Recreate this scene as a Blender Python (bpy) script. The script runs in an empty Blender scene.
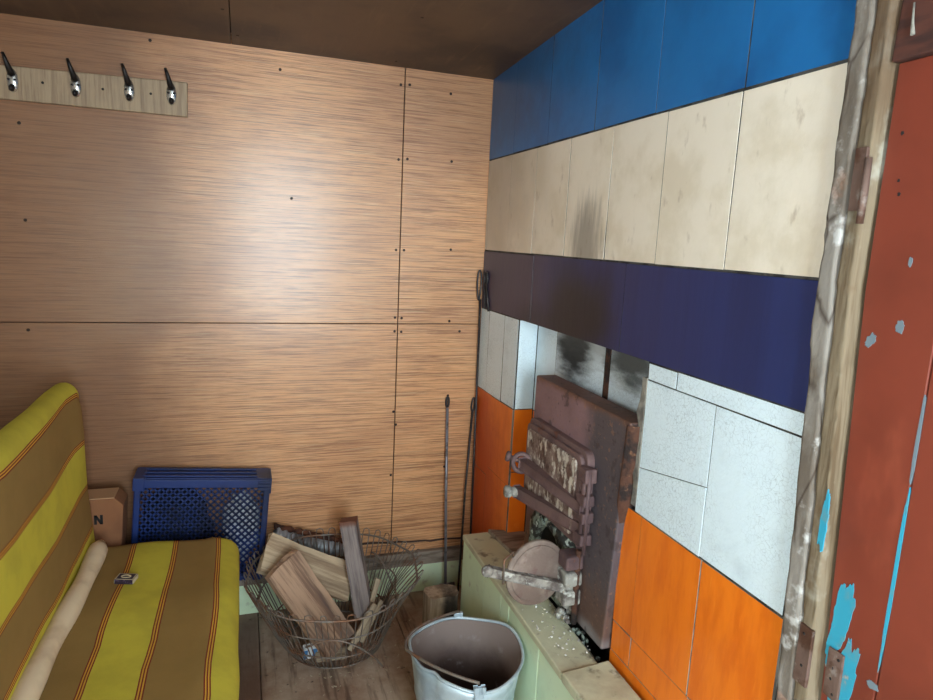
import bpy, bmesh, math, random
from mathutils import Vector, Matrix, noise as mnoise

C = bpy.context.scene.collection
S = bpy.context.scene
random.seed(7)

# ------------------------------------------------------------------ camera
def make_camera():
    yaw, pitch, roll = 0.33526890505, -0.16753468507, 0.04853931758
    cy, sy, cp, sp = math.cos(yaw), math.sin(yaw), math.cos(pitch), math.sin(pitch)
    F = Vector((sy*cp, cy*cp, sp)); R = Vector((cy, -sy, 0)); U = R.cross(F)
    c, s = math.cos(roll), math.sin(roll)
    R2 = R*c + U*s; U2 = U*c - R*s
    cam = bpy.data.cameras.new('camera'); o = bpy.data.objects.new('camera', cam); C.objects.link(o)
    cam.sensor_width = 36; cam.lens = 648.125*36/933; cam.clip_start = 0.02
    m = Matrix((( R2.x, U2.x, -F.x, -0.92822), (R2.y, U2.y, -F.y, -2.50474), (R2.z, U2.z, -F.z, 1.5), (0, 0, 0, 1)))
    o.matrix_world = m
    S.camera = o
make_camera()

# ------------------------------------------------------------------ light
S.view_settings.view_transform = 'Standard'
S.view_settings.look = 'None'
S.view_settings.gamma = 1
S.view_settings.use_curve_mapping = False
S.view_settings.exposure = 0.35
SKY = 22.0
W = bpy.data.worlds.new('sky'); S.world = W; W.use_nodes = True
bg = W.node_tree.nodes['Background']
bg.inputs['Color'].default_value = (0.76, 0.92, 1.0, 1)
bg.inputs['Strength'].default_value = SKY
# window openings: wall -> (lo, hi) rectangles
WIN_F = (-0.98, -0.20, 0.65, 2.20)     # in the wall behind the camera: x0, x1, z0, z1
WIN_L = (-3.52, -2.68, 0.45, 1.75)      # unseen, added in the left wall to light the stove side: y0, y1, z0, z1
XL, YF = -1.86, -3.7
def portal(name, loc, rot, sx, sy):
    l = bpy.data.lights.new(name, 'AREA'); l.shape = 'RECTANGLE'; l.size = sx; l.size_y = sy
    l.cycles.is_portal = True
    o = bpy.data.objects.new(name, l); o.location = loc; o.rotation_euler = rot; C.objects.link(o)
portal('daylight_portal', ((WIN_F[0]+WIN_F[1])/2, YF-0.1, (WIN_F[2]+WIN_F[3])/2), (math.pi/2, 0, 0), WIN_F[1]-WIN_F[0], WIN_F[3]-WIN_F[2])
portal('daylight_portal', (XL-0.1, (WIN_L[0]+WIN_L[1])/2, (WIN_L[2]+WIN_L[3])/2), (math.pi/2, 0, -math.pi/2), WIN_L[1]-WIN_L[0], WIN_L[3]-WIN_L[2])

# ------------------------------------------------------------------ materials
def lin(c):
    return tuple((v/255/12.92 if v/255 <= .04045 else ((v/255+.055)/1.055)**2.4) for v in c) + (1,)

def N(nt, t, **kw):
    n = nt.nodes.new(t)
    for k, v in kw.items(): setattr(n, k, v)
    return n

def ramp(nt, lo, hi, src, ease=True):
    r = N(nt, 'ShaderNodeMapRange'); r.clamp = True
    if ease: r.interpolation_type = 'SMOOTHSTEP'
    r.inputs['From Min'].default_value = lo; r.inputs['From Max'].default_value = hi
    nt.links.new(src, r.inputs['Value'])
    return r.outputs['Result']

def coords(nt, stretch=(1, 1, 1), loc=(0, 0, 0), uv=False):
    t = N(nt, 'ShaderNodeTexCoord'); m = N(nt, 'ShaderNodeMapping')
    nt.links.new(t.outputs['UV' if uv else 'Object'], m.inputs['Vector'])
    m.inputs['Scale'].default_value = stretch; m.inputs['Location'].default_value = loc
    return m.outputs['Vector']

def noise(nt, scale, stretch=(1, 1, 1), detail=4, rough=.6, dist=0, loc=(0, 0, 0), uv=False):
    n = N(nt, 'ShaderNodeTexNoise'); n.inputs['Scale'].default_value = scale
    n.inputs['Detail'].default_value = detail; n.inputs['Roughness'].default_value = rough
    n.inputs['Distortion'].default_value = dist
    nt.links.new(coords(nt, stretch, loc, uv), n.inputs['Vector'])
    return n.outputs['Fac']

def mul(nt, a, b, op='MULTIPLY'):
    m = N(nt, 'ShaderNodeMath', operation=op); m.use_clamp = True
    for i, x in enumerate((a, b)):
        if isinstance(x, (int, float)): m.inputs[i].default_value = x
        else: nt.links.new(x, m.inputs[i])
    return m.outputs[0]

def mix(nt, fac, a, b):
    m = N(nt, 'ShaderNodeMix', data_type='RGBA')
    for i, x in ((0, fac), (6, a), (7, b)):
        if isinstance(x, (int, float)): m.inputs[i].default_value = x
        elif isinstance(x, tuple): m.inputs[i].default_value = x
        else: nt.links.new(x, m.inputs[i])
    return m.outputs[2]

def layer(nt, d):
    """one wear / grain / stain / shading mask (0..1)"""
    k = d.get('k', 'noise'); amt = d.get('amt', 1)
    if k == 'noise':
        f = ramp(nt, d.get('lo', .4), d.get('hi', .6), noise(nt, d.get('s', 5), d.get('st', (1, 1, 1)), d.get('det', 4), d.get('ro', .6), d.get('di', 0), d.get('loc', (0, 0, 0)), d.get('uv', False)))
    elif k == 'spot':            # soot, stain or plain tone change around a point, ragged edge
        v = N(nt, 'ShaderNodeVectorMath', operation='SUBTRACT'); nt.links.new(coords(nt), v.inputs[0]); v.inputs[1].default_value = d['p']
        w = N(nt, 'ShaderNodeVectorMath', operation='DIVIDE'); nt.links.new(v.outputs[0], w.inputs[0]); w.inputs[1].default_value = d['r']
        l = N(nt, 'ShaderNodeVectorMath', operation='LENGTH'); nt.links.new(w.outputs[0], l.inputs[0])
        n = noise(nt, d.get('s', 14), d.get('st', (1, 1, 1)), 5)
        a = N(nt, 'ShaderNodeMath', operation='MULTIPLY_ADD'); nt.links.new(n, a.inputs[0]); a.inputs[1].default_value = d.get('rag', .8); nt.links.new(l.outputs['Value'], a.inputs[2])
        f = ramp(nt, 1.15+d.get('rag', .8)*.5, .35+d.get('rag', .8)*.5, a.outputs[0])
    elif k == 'axis':            # boundary along one axis, ragged
        x = N(nt, 'ShaderNodeSeparateXYZ'); nt.links.new(coords(nt), x.inputs[0])
        n = noise(nt, d.get('s', 10), d.get('st', (1, 1, 1)), 5)
        a = N(nt, 'ShaderNodeMath', operation='MULTIPLY_ADD'); nt.links.new(n, a.inputs[0]); a.inputs[1].default_value = d.get('rag', .1); nt.links.new(x.outputs[d['ax']], a.inputs[2])
        f = ramp(nt, d['lo']+d.get('rag', .1)*.5, d['hi']+d.get('rag', .1)*.5, a.outputs[0])
    elif k == 'crack':
        v = N(nt, 'ShaderNodeTexVoronoi', feature='DISTANCE_TO_EDGE'); v.inputs['Scale'].default_value = d.get('s', 60)
        c = N(nt, 'ShaderNodeMix', data_type='VECTOR'); c.inputs[0].default_value = .02
        nn = N(nt, 'ShaderNodeTexNoise'); nn.inputs['Scale'].default_value = d.get('s', 60)*.6
        co = coords(nt, d.get('st', (1, 1, 1))); nt.links.new(co, nn.inputs['Vector'])
        nt.links.new(co, c.inputs[4]); nt.links.new(nn.outputs['Color'], c.inputs[5]); nt.links.new(c.outputs[1], v.inputs['Vector'])
        f = ramp(nt, d.get('w', .05), 0.0, v.outputs['Distance'], False)
    if 'brk' in d:               # break the mask up
        f = mul(nt, f, ramp(nt, d['brk'][1], d['brk'][2], noise(nt, d['brk'][0], d.get('bst', (1, 1, 1)))))
    return mul(nt, f, amt) if amt != 1 else f

def M(name, col, layers=(), rough=.6, metal=0, bump=None, coat=0, spec=.5, rl=None, sheen=0, cr=.3):
    m = bpy.data.materials.new(name); m.use_nodes = True; nt = m.node_tree
    b = nt.nodes['Principled BSDF']
    out = lin(col); rv = rough
    for d in layers:
        f = layer(nt, d)
        out = mix(nt, f, out, lin(d['c']))
        if 'rough' in d:
            mm = N(nt, 'ShaderNodeMix', data_type='FLOAT'); nt.links.new(f, mm.inputs[0])
            if isinstance(rv, (int, float)): mm.inputs[2].default_value = rv
            else: nt.links.new(rv, mm.inputs[2])
            mm.inputs[3].default_value = d['rough']; rv = mm.outputs[0]
    if isinstance(out, tuple): b.inputs['Base Color'].default_value = out
    else: nt.links.new(out, b.inputs['Base Color'])
    if isinstance(rv, (int, float)): b.inputs['Roughness'].default_value = rv
    else: nt.links.new(rv, b.inputs['Roughness'])
    b.inputs['Metallic'].default_value = metal
    b.inputs['Specular IOR Level'].default_value = spec
    b.inputs['Coat Weight'].default_value = coat; b.inputs['Coat Roughness'].default_value = cr
    b.inputs['Sheen Weight'].default_value = sheen
    if bump:
        prev = None
        for (s, st, strength, dist) in bump:
            bn = N(nt, 'ShaderNodeBump'); bn.inputs['Strength'].default_value = strength; bn.inputs['Distance'].default_value = dist
            nt.links.new(noise(nt, s, st, 4), bn.inputs['Height'])
            if prev: nt.links.new(prev, bn.inputs['Normal'])
            prev = bn.outputs['Normal']
        nt.links.new(prev, b.inputs['Normal'])
    return m

def wood(name, a, b_, dirt=(40, 30, 24), ax=0, s=1, rough=.75, dirt_amt=.5, extra=()):
    st = [14, 14, 14]; st[ax] = .8
    st2 = [5, 5, 5]; st2[ax] = .5
    return M(name, a, [dict(c=b_, s=3*s, st=tuple(st), lo=.42, hi=.62, det=6, ro=.7), dict(c=dirt, s=4*s, st=tuple(st2), lo=.5, hi=.75, amt=dirt_amt, det=5)] + list(extra), rough=rough, bump=[(6*s, tuple(st), .5, .003)])

MT = {}
MT['veneer'] = M('veneer_board', (214, 156, 108), [
    dict(c=(110, 60, 36), s=1, st=(2.2, 9, 130), lo=.47, hi=.62, det=5, ro=.85, amt=.68), dict(c=(96, 54, 34), s=1, st=(5, 9, 230), lo=.52, hi=.62, det=2, amt=.45, loc=(3, 0, 5)),
    dict(c=(236, 196, 150), s=1, st=(5, 14, 400), lo=.54, hi=.70, det=2, amt=.6),
    dict(c=(150, 90, 58), s=1.4, st=(1, 1, 2.2), lo=.45, hi=.75, amt=.4),
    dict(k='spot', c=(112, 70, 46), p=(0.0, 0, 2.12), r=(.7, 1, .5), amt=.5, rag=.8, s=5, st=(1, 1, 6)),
    dict(k='axis', ax=0, c=(108, 68, 42), lo=-.85, hi=-1.35, rag=.5, s=3, amt=.8),  # left end darkened in the colour, painting the light's falloff
    ], rough=.42, spec=.5, coat=.6, cr=.24, bump=[(1, (3, 8, 300), .45, .002), (1.6, (1, 1, 1), .35, .02)])
MT['seam'] = M('dark_seam_backing', (48, 30, 22), rough=.9)
MT['ceiling'] = M('smoked_plywood', (92, 68, 50), [dict(c=(58, 42, 33), s=2.2, lo=.4, hi=.65, det=5), dict(c=(112, 84, 62), s=5, st=(5, .7, 1), lo=.55, hi=.75, amt=.5)], rough=.55, bump=[(6, (6, 1, 1), .2, .004)])
MT['floor'] = M('worn_brown_floor', (146, 114, 94), [
    dict(c=(188, 166, 146), s=2.6, lo=.38, hi=.62, det=7, ro=.7, amt=.9),
    dict(c=(80, 56, 44), s=5, st=(7, .6, 1), lo=.5, hi=.7, amt=.7),
    dict(c=(46, 32, 26), s=26, lo=.62, hi=.72, amt=.8),
    dict(k='axis', ax=0, c=(92, 62, 50), lo=-.86, hi=-.90, rag=.02, amt=.7),
    dict(c=(160, 140, 124), s=90, lo=.70, hi=.76, amt=.7)], rough=.7, bump=[(30, (3, 1, 1), .35, .004)])
MT['plaster'] = M('grey_mortar', (142, 136, 126), [dict(c=(96, 90, 84), s=14, lo=.45, hi=.65)], rough=.9, bump=[(40, (1, 1, 1), .6, .01)])
MT['wallpaint'] = M('plain_wall', (206, 194, 176), [dict(c=(170, 152, 132), s=3, lo=.4, hi=.7)], rough=.8)
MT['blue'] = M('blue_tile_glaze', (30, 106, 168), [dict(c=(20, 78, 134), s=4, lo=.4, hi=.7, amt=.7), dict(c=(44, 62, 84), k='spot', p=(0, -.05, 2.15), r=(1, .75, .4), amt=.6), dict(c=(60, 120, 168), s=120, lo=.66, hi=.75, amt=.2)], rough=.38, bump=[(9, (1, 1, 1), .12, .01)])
MT['cream'] = M('cream_tile_glaze', (232, 219, 202), [
    dict(c=(208, 192, 168), s=7, lo=.42, hi=.66, det=6, amt=.6), dict(c=(150, 124, 100), s=22, st=(1, 1, .5), lo=.6, hi=.75, amt=.5),
    dict(k='spot', c=(70, 66, 62), p=(0, -.83, 1.50), r=(1, .11, .16), rag=1.2, s=7, st=(1, 9, 1), amt=.6),
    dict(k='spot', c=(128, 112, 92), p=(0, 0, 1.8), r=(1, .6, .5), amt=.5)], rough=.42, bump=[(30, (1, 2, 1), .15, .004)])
MT['navy'] = M('navy_tile_glaze', (36, 46, 92), [
    dict(c=(30, 36, 74), s=3, st=(1, 5, .4), lo=.4, hi=.65, amt=.7),
    dict(k='axis', ax=1, c=(72, 60, 78), lo=-.75, hi=-.4, rag=.15, amt=.85),
    dict(k='spot', c=(28, 26, 30), p=(0, -.80, 1.3), r=(1, .26, .17), rag=.8, s=6, amt=.9),
    dict(k='spot', c=(36, 32, 38), p=(0, -.50, 1.22), r=(1, .2, .10), rag=.8, s=6, amt=.6)], rough=.45, bump=[(8, (1, 3, 1), .12, .008)])
def white_mat(name, extra=()):
    return M(name, (222, 236, 244), [dict(k='crack', c=(140, 152, 158), s=95, w=.06, amt=.5, brk=(5, .35, .6)), dict(c=(188, 202, 210), s=6, lo=.5, hi=.72, amt=.5)] + list(extra), rough=.35, bump=[(26, (1, 1, 1), .2, .006), (90, (1, 1, 1), .12, .003)])
MT['white'] = white_mat('white_tile_glaze')
MT['soot'] = white_mat('sooty_white_tile_glaze', [
    dict(k='spot', c=(26, 26, 26), p=(.075, -.67, 1.17), r=(1, .16, .13), rag=1.0, s=5, st=(1, 2, 7), amt=.98, rough=.8),
    dict(k='spot', c=(30, 30, 30), p=(.075, -1.0, 1.21), r=(1, .16, .12), rag=1.0, s=5, st=(1, 2, 7), amt=.9, rough=.8),
    dict(k='axis', ax=2, c=(96, 98, 98), lo=1.12, hi=1.22, rag=.10, s=7, st=(1, 2, 6), amt=.5)])
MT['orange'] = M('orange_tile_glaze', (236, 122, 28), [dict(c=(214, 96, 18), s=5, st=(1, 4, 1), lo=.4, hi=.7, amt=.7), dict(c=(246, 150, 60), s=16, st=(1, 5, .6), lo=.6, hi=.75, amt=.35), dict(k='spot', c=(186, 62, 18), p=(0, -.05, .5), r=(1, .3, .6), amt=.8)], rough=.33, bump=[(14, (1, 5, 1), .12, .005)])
MT['grout'] = M('dark_grout', (74, 70, 66), [dict(c=(40, 36, 34), s=20, lo=.45, hi=.6)], rough=.9)
MT['green'] = M('pale_green_paint', (218, 236, 202), [dict(c=(198, 216, 178), s=5, lo=.45, hi=.7, amt=.7), dict(c=(136, 124, 100), s=13, lo=.60, hi=.74, amt=.7), dict(c=(214, 220, 196), s=26, lo=.62, hi=.75, amt=.5)], rough=.5, bump=[(20, (1, 1, 1), .15, .004)])
MT['slab'] = M('green_grey_slab', (204, 204, 174), [dict(c=(176, 170, 142), s=6, lo=.42, hi=.68), dict(c=(96, 84, 70), s=16, lo=.56, hi=.72, amt=.8), dict(c=(206, 204, 190), s=40, lo=.64, hi=.74, amt=.5)], rough=.6, bump=[(24, (1, 1, 1), .3, .006)])
MT['ash'] = M('pale_ash', (222, 220, 214), [dict(c=(170, 164, 156), s=20, lo=.45, hi=.62)], rough=1, bump=[(60, (1, 1, 1), .8, .01)])
MT['iron'] = M('rusty_cast_iron', (118, 92, 90), [dict(c=(84, 64, 66), s=6, lo=.42, hi=.66, det=6), dict(c=(122, 72, 48), s=24, lo=.6, hi=.74, amt=.7)], rough=.7, metal=.2, bump=[(70, (1, 1, 1), .5, .004)])
MT['plate'] = M('burnt_iron_plate', (140, 110, 114), [
    dict(c=(116, 88, 92), s=5, lo=.42, hi=.66, det=5, amt=.7),
    dict(k='axis', ax=2, c=(92, 62, 48), lo=.72, hi=.52, rag=.2, s=6, amt=.85),
    dict(k='axis', ax=1, c=(78, 72, 76), lo=-.92, hi=-1.02, rag=.16, s=7, amt=.9),
    dict(k='axis', ax=2, c=(104, 74, 60), lo=.66, hi=.5, rag=.3, s=7, st=(1, 3, 1), amt=.7),
    dict(k='axis', ax=2, c=(112, 72, 50), lo=1.05, hi=1.075, rag=.03, s=16, amt=.75),
    dict(k='spot', c=(160, 160, 164), p=(0, -1.06, .43), r=(1, .08, .04), rag=1.2, s=9, amt=.5),
    dict(c=(150, 108, 84), s=60, lo=.60, hi=.68, amt=.5), dict(c=(58, 46, 46), s=26, lo=.58, hi=.66, amt=.6)], rough=.62, metal=.1, bump=[(50, (1, 1, 1), .5, .004), (7, (1, 1, 1), .3, .01)])
MT['rustedge'] = M('flaking_rust', (84, 52, 38), [dict(c=(40, 28, 26), s=16, lo=.45, hi=.6), dict(c=(126, 88, 64), s=30, lo=.6, hi=.72)], rough=.9, bump=[(40, (1, 1, 1), .9, .01)])
MT['door_face'] = M('scorched_iron_door', (138, 116, 108), [dict(c=(92, 66, 58), s=18, lo=.40, hi=.6, det=6), dict(c=(206, 196, 184), s=28, st=(1, 1.6, .8), lo=.5, hi=.62, det=6), dict(c=(70, 50, 46), s=44, lo=.6, hi=.7)], rough=.7, metal=.1, bump=[(45, (1, 1, 1), .8, .006)])
MT['ashdoor'] = M('dusty_iron_disc', (122, 104, 95), [dict(c=(152, 136, 124), s=9, lo=.45, hi=.65), dict(c=(112, 84, 78), s=30, lo=.56, hi=.7, amt=.7)], rough=.75, metal=.1, bump=[(40, (1, 1, 1), .5, .004)])
MT['ashgrey'] = M('ashy_iron', (152, 148, 140), [dict(c=(92, 82, 78), s=16, lo=.45, hi=.62), dict(c=(190, 190, 182), s=40, lo=.55, hi=.68)], rough=.85, bump=[(50, (1, 1, 1), .7, .005)])
MT['mortar'] = M('crumbling_ash_mortar', (132, 142, 130), [dict(c=(52, 50, 46), s=24, lo=.44, hi=.56), dict(c=(192, 198, 188), s=40, lo=.58, hi=.7)], rough=.95, bump=[(55, (1, 1, 1), 1, .012)])
MT['black'] = M('matte_black', (22, 20, 19), rough=.95)
MT['blackiron'] = M('black_iron', (56, 52, 54), [dict(c=(96, 86, 80), s=30, lo=.55, hi=.7)], rough=.45, metal=.3)
MT['steelrod'] = M('worn_steel_rod', (132, 132, 140), [dict(c=(86, 80, 80), s=20, lo=.5, hi=.65)], rough=.4, metal=.35)
MT['zinc'] = M('galvanised_zinc', (190, 206, 216), [dict(c=(158, 174, 186), s=10, lo=.42, hi=.62), dict(c=(204, 214, 220), s=30, lo=.58, hi=.72, amt=.7), dict(c=(120, 116, 110), s=5, lo=.62, hi=.75, amt=.5)], rough=.42, metal=.25, bump=[(18, (1, 1, 1), .2, .006)])
MT['zinc_dirty'] = M('dirty_bucket_inside', (126, 110, 104), [dict(k='axis', ax=2, c=(66, 48, 42), lo=.27, hi=.18, rag=.10, s=9, amt=.95), dict(c=(150, 144, 142), s=14, lo=.55, hi=.72, amt=.6)], rough=.8, bump=[(24, (1, 1, 1), .3, .006)])
MT['soil'] = M('brown_ash_residue', (70, 50, 42), [dict(c=(44, 32, 28), s=14, lo=.45, hi=.62), dict(c=(98, 76, 66), s=40, lo=.6, hi=.72)], rough=1, bump=[(30, (1, 1, 1), .8, .012)])
MT['wire'] = M('rusty_wire', (128, 118, 110), [dict(c=(128, 92, 70), s=14, lo=.48, hi=.62), dict(c=(140, 136, 132), s=22, lo=.6, hi=.72)], rough=.55, metal=.5)
MT['plank_a'] = wood('grey_brown_plank', (182, 148, 122), (128, 98, 80), (70, 60, 64), dirt_amt=.7)
MT['plank_b'] = wood('pale_weathered_plank', (198, 174, 144), (158, 132, 106), (92, 78, 66))
MT['plank_c'] = wood('dark_split_post', (146, 132, 128), (104, 92, 92), (60, 50, 48), extra=[dict(k='axis', ax=0, c=(110, 62, 40), lo=.165, hi=.185, rag=.01, amt=.9)])
MT['stick'] = wood('pale_kindling', (186, 166, 140), (140, 118, 96), (90, 76, 62))
MT['charlog'] = M('charred_log', (186, 164, 142), [dict(c=(142, 120, 100), s=4, st=(8, 8, .8), lo=.42, hi=.62), dict(k='spot', c=(34, 28, 26), p=(.03, -.05, .12), r=(.05, .2, .12), rag=1, s=16, amt=.95)], rough=.85, bump=[(8, (9, 9, 1), .8, .006)])
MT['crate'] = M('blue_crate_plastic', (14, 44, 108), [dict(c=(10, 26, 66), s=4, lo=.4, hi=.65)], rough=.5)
MT['whitebag'] = M('white_plastic_bag', (226, 228, 232), rough=.4)
MT['blackcloth'] = M('added_dark_cloth', (20, 22, 30), [dict(c=(30, 34, 46), s=9, lo=.5, hi=.7)], rough=.95, bump=[(14, (1, 1, 1), .5, .01)])
MT['card'] = M('brown_cardboard', (142, 94, 62), [dict(c=(120, 78, 52), s=4, lo=.4, hi=.7), dict(c=(182, 138, 102), s=20, lo=.62, hi=.75, amt=.4)], rough=.85)
MT['cardedge'] = M('cardboard_edge', (188, 146, 108), rough=.9)
MT['ink'] = M('black_ink', (28, 24, 24), rough=.8)
MT['rollcloth'] = M('cream_rolled_cloth', (232, 212, 180), [dict(c=(210, 186, 154), s=7, lo=.45, hi=.7)], rough=.85, bump=[(12, (1, 1, 1), .3, .006)])
MT['frame_wood'] = wood('sofa_base_wood', (96, 66, 44), (70, 46, 32), ax=1)
MT['paper_dark'] = M('matchbox_dark', (46, 36, 54), rough=.6)
MT['paper_pale'] = M('matchbox_pale', (196, 180, 150), rough=.7)
MT['striker'] = M('matchbox_striker', (40, 26, 40), [dict(c=(90, 70, 96), s=120, lo=.55, hi=.6)], rough=.95)
MT['railboard'] = wood('grey_oak_rail', (164, 140, 112), (138, 114, 90), (116, 94, 74), ax=2, s=1.3, rough=.5, dirt_amt=.3)
MT['chrome'] = M('worn_chrome', (210, 210, 208), rough=.22, metal=.9)
MT['dark_metal'] = M('dark_hook_metal', (40, 36, 36), rough=.4, metal=.6)
MT['skirtgrey'] = M('grey_ledge_paint', (150, 136, 122), [dict(c=(104, 88, 76), s=6, st=(1, 6, 6), lo=.42, hi=.65)], rough=.75, bump=[(8, (1, 8, 8), .4, .004)])
MT['cable'] = M('brown_cable', (62, 40, 32), rough=.6)
MT['duct'] = M('dull_grey_foil', (176, 180, 186), [dict(c=(132, 130, 130), s=12, lo=.45, hi=.65)], rough=.5, metal=.4)
MT['rustrag'] = M('rusty_torn_rim', (96, 56, 38), [dict(c=(60, 36, 28), s=30, lo=.45, hi=.6)], rough=.95)
MT['jambplaster'] = M('peeling_grey_plaster', (136, 128, 120), [dict(c=(106, 95, 85), s=11, st=(1, 1, .5), lo=.42, hi=.62, det=6), dict(c=(190, 186, 182), s=18, lo=.56, hi=.68, amt=.8), dict(k='crack', c=(60, 46, 38), s=13, st=(1, 1, .35), w=.03, amt=.8, brk=(4, .45, .55)), dict(c=(150, 96, 62), s=9, lo=.62, hi=.72, amt=.6)], rough=1, spec=.1, bump=[(34, (1, 1, .6), .5, .005)])
MT['jambwood'] = M('bare_post_wood', (128, 113, 93), [dict(c=(98, 81, 62), s=3, st=(12, 12, .7), lo=.42, hi=.62), dict(c=(176, 172, 158), s=9, lo=.52, hi=.68, amt=.7), dict(k='axis', ax=2, c=(92, 70, 52), lo=1.6, hi=1.85, rag=.2, amt=.8), dict(c=(112, 92, 72), s=7, lo=.58, hi=.7)], rough=1, spec=.1, bump=[(6, (10, 10, .6), .5, .004)])
MT['red'] = M('red_brown_door_paint', (124, 54, 38), [dict(c=(100, 43, 30), s=4, lo=.4, hi=.7, amt=.6), dict(c=(162, 82, 58), s=10, st=(1, 1, .4), lo=.55, hi=.75, amt=.4)], rough=.48, bump=[(10, (1, 1, .4), .15, .006)])
MT['headwood'] = M('dark_red_header', (84, 46, 36), [dict(c=(56, 32, 28), s=8, st=(1, 1, 5), lo=.42, hi=.65)], rough=.7)
MT['oldblue'] = M('old_turquoise_paint', (44, 146, 172), [dict(c=(84, 138, 150), s=20, lo=.5, hi=.68), dict(c=(150, 146, 136), s=34, lo=.64, hi=.72)], rough=.7)
MT['oldgrey'] = M('old_grey_blue_paint', (108, 120, 128), rough=.9)
MT['hinge'] = M('rusted_hinge', (112, 88, 78), [dict(c=(84, 54, 40), s=16, lo=.45, hi=.62), dict(c=(150, 138, 130), s=24, lo=.58, hi=.7, amt=.7)], rough=.7, metal=.3, bump=[(40, (1, 1, 1), .5, .004)])
MT['nail'] = M('nail_head', (58, 44, 38), rough=.6, metal=.4)
MT['chip'] = M('wood_chips', (190, 176, 152), [dict(c=(140, 120, 98), s=30, lo=.45, hi=.6)], rough=.9)
MT['packwhite'] = M('pack_white', (224, 228, 232), rough=.5)
MT['packblue'] = M('pack_blue', (70, 130, 190), rough=.5)

# ------------------------------------------------------------------ mesh builder
class MB:
    def __init__(s): s.bm = bmesh.new(); s.mi = 0
    def _new(s, before):
        return [f for f in s.bm.faces if f not in before]
    def face_mi(s, faces):
        for f in faces: f.material_index = s.mi
    def grid(s, rows, closed_u=False, closed_v=False, cap=False, uv=None):
        vs = [[s.bm.verts.new(p) for p in r] for r in rows]
        n, m = len(vs), len(vs[0]); fs = []
        for i in range(n if closed_v else n-1):
            for j in range(m if closed_u else m-1):
                a, b = vs[i][j], vs[i][(j+1) % m]; c, d = vs[(i+1) % n][(j+1) % m], vs[(i+1) % n][j]
                try:
                    f = s.bm.faces.new((a, b, c, d)); f.smooth = True; f.material_index = s.mi; fs.append(f)
                except ValueError: pass
        if cap:
            for r, rev in ((vs[0], True), (vs[-1], False)):
                try:
                    f = s.bm.faces.new(list(reversed(r)) if rev else r); f.material_index = s.mi
                except ValueError: pass
        return vs
    def box(s, lo, hi, bev=0, mat=None, jit=0, seg=2):
        r = bmesh.ops.create_cube(s.bm, size=1)
        vs = r['verts']
        for v in vs:
            v.co = Vector([lo[i] + (v.co[i]+.5)*(hi[i]-lo[i]) for i in range(3)])
            if jit: v.co += Vector([random.uniform(-jit, jit) for _ in range(3)])
            if mat: v.co = mat @ v.co
        fs = set(f for v in vs for f in v.link_faces)
        for f in fs: f.material_index = s.mi
        if bev:
            es = list(set(e for v in vs for e in v.link_edges))
            g = bmesh.ops.bevel(s.bm, geom=es, offset=bev, segments=seg, affect='EDGES', profile=.5, material=-1)
        return s
    def prism(s, poly, axis, a, b, bev=0):
        """extrude a 2-D outline along an axis from a to b"""
        def P(q, t):
            c = [0, 0, 0]; k = [i for i in range(3) if i != axis]; c[k[0]], c[k[1]] = q; c[axis] = t; return c
        v0 = [s.bm.verts.new(P(q, a)) for q in poly]; v1 = [s.bm.verts.new(P(q, b)) for q in poly]
        n = len(poly); fs = [s.bm.faces.new(v0), s.bm.faces.new(v1)]
        for i in range(n): fs.append(s.bm.faces.new((v0[i], v0[(i+1) % n], v1[(i+1) % n], v1[i])))
        bmesh.ops.recalc_face_normals(s.bm, faces=fs)
        for f in fs: f.material_index = s.mi
        if bev:
            es = list(set(e for f in fs for e in f.edges))
            bmesh.ops.bevel(s.bm, geom=es, offset=bev, segments=2, affect='EDGES', profile=.5, material=-1)
        return s
    def tube(s, pts, r, n=8, closed=False, flat=None):
        pts = [Vector(p) for p in pts]; m = len(pts); rows = []; up = None
        for i, p in enumerate(pts):
            if closed: t = pts[(i+1) % m]-pts[i-1]
            else: t = pts[min(i+1, m-1)]-pts[max(i-1, 0)]
            t.normalize()
            if up is None:
                up = Vector((0, 0, 1)) if abs(t.z) < .9 else Vector((1, 0, 0))
            x = t.cross(up)
            if x.length < 1e-4: x = t.cross(Vector((0, 1, 0)))
            x.normalize(); y = x.cross(t).normalized(); up = y
            rr = r[i] if isinstance(r, (list, tuple)) else r
            rows.append([p + (x*math.cos(2*math.pi*k/n) + y*math.sin(2*math.pi*k/n)*(flat or 1))*rr for k in range(n)])
        s.grid(rows, closed_u=True, closed_v=closed, cap=not closed)
        return s
    def lathe(s, prof, c=(0, 0, 0), n=48, fn=None):
        rows = []
        for (r, z) in prof:
            row = []
            for k in range(n):
                a = 2*math.pi*k/n; p = Vector((c[0]+r*math.cos(a), c[1]+r*math.sin(a), c[2]+z))
                row.append(fn(p, a) if fn else p)
            rows.append(row)
        s.grid(rows, closed_u=True)
        return s
    def disc(s, c, nrm, r, h, n=24, bev=0):
        """short cylinder with its axis along nrm"""
        nrm = Vector(nrm).normalized(); c = Vector(c)
        x = nrm.orthogonal().normalized(); y = nrm.cross(x)
        prof = [(0, 0), (r-bev, 0), (r, bev), (r, h-bev), (r-bev, h), (0, h)]
        rows = [[c + nrm*z + (x*math.cos(2*math.pi*k/n)+y*math.sin(2*math.pi*k/n))*max(q, 1e-5) for k in range(n)] for q, z in prof]
        s.grid(rows, closed_u=True)
        return s
    def blob(s, c, rad, amp=.2, sc=3, sub=3, seed=0):
        r = bmesh.ops.create_icosphere(s.bm, subdivisions=sub, radius=1)
        for v in r['verts']:
            k = 1+amp*mnoise.noise(v.co*sc+Vector((seed, seed*2, 0)))
            v.co = Vector(c)+Vector((v.co.x*rad[0], v.co.y*rad[1], v.co.z*rad[2]))*k
        for v in r['verts']:
            for f in v.link_faces: f.smooth = True; f.material_index = s.mi
        return s
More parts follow.
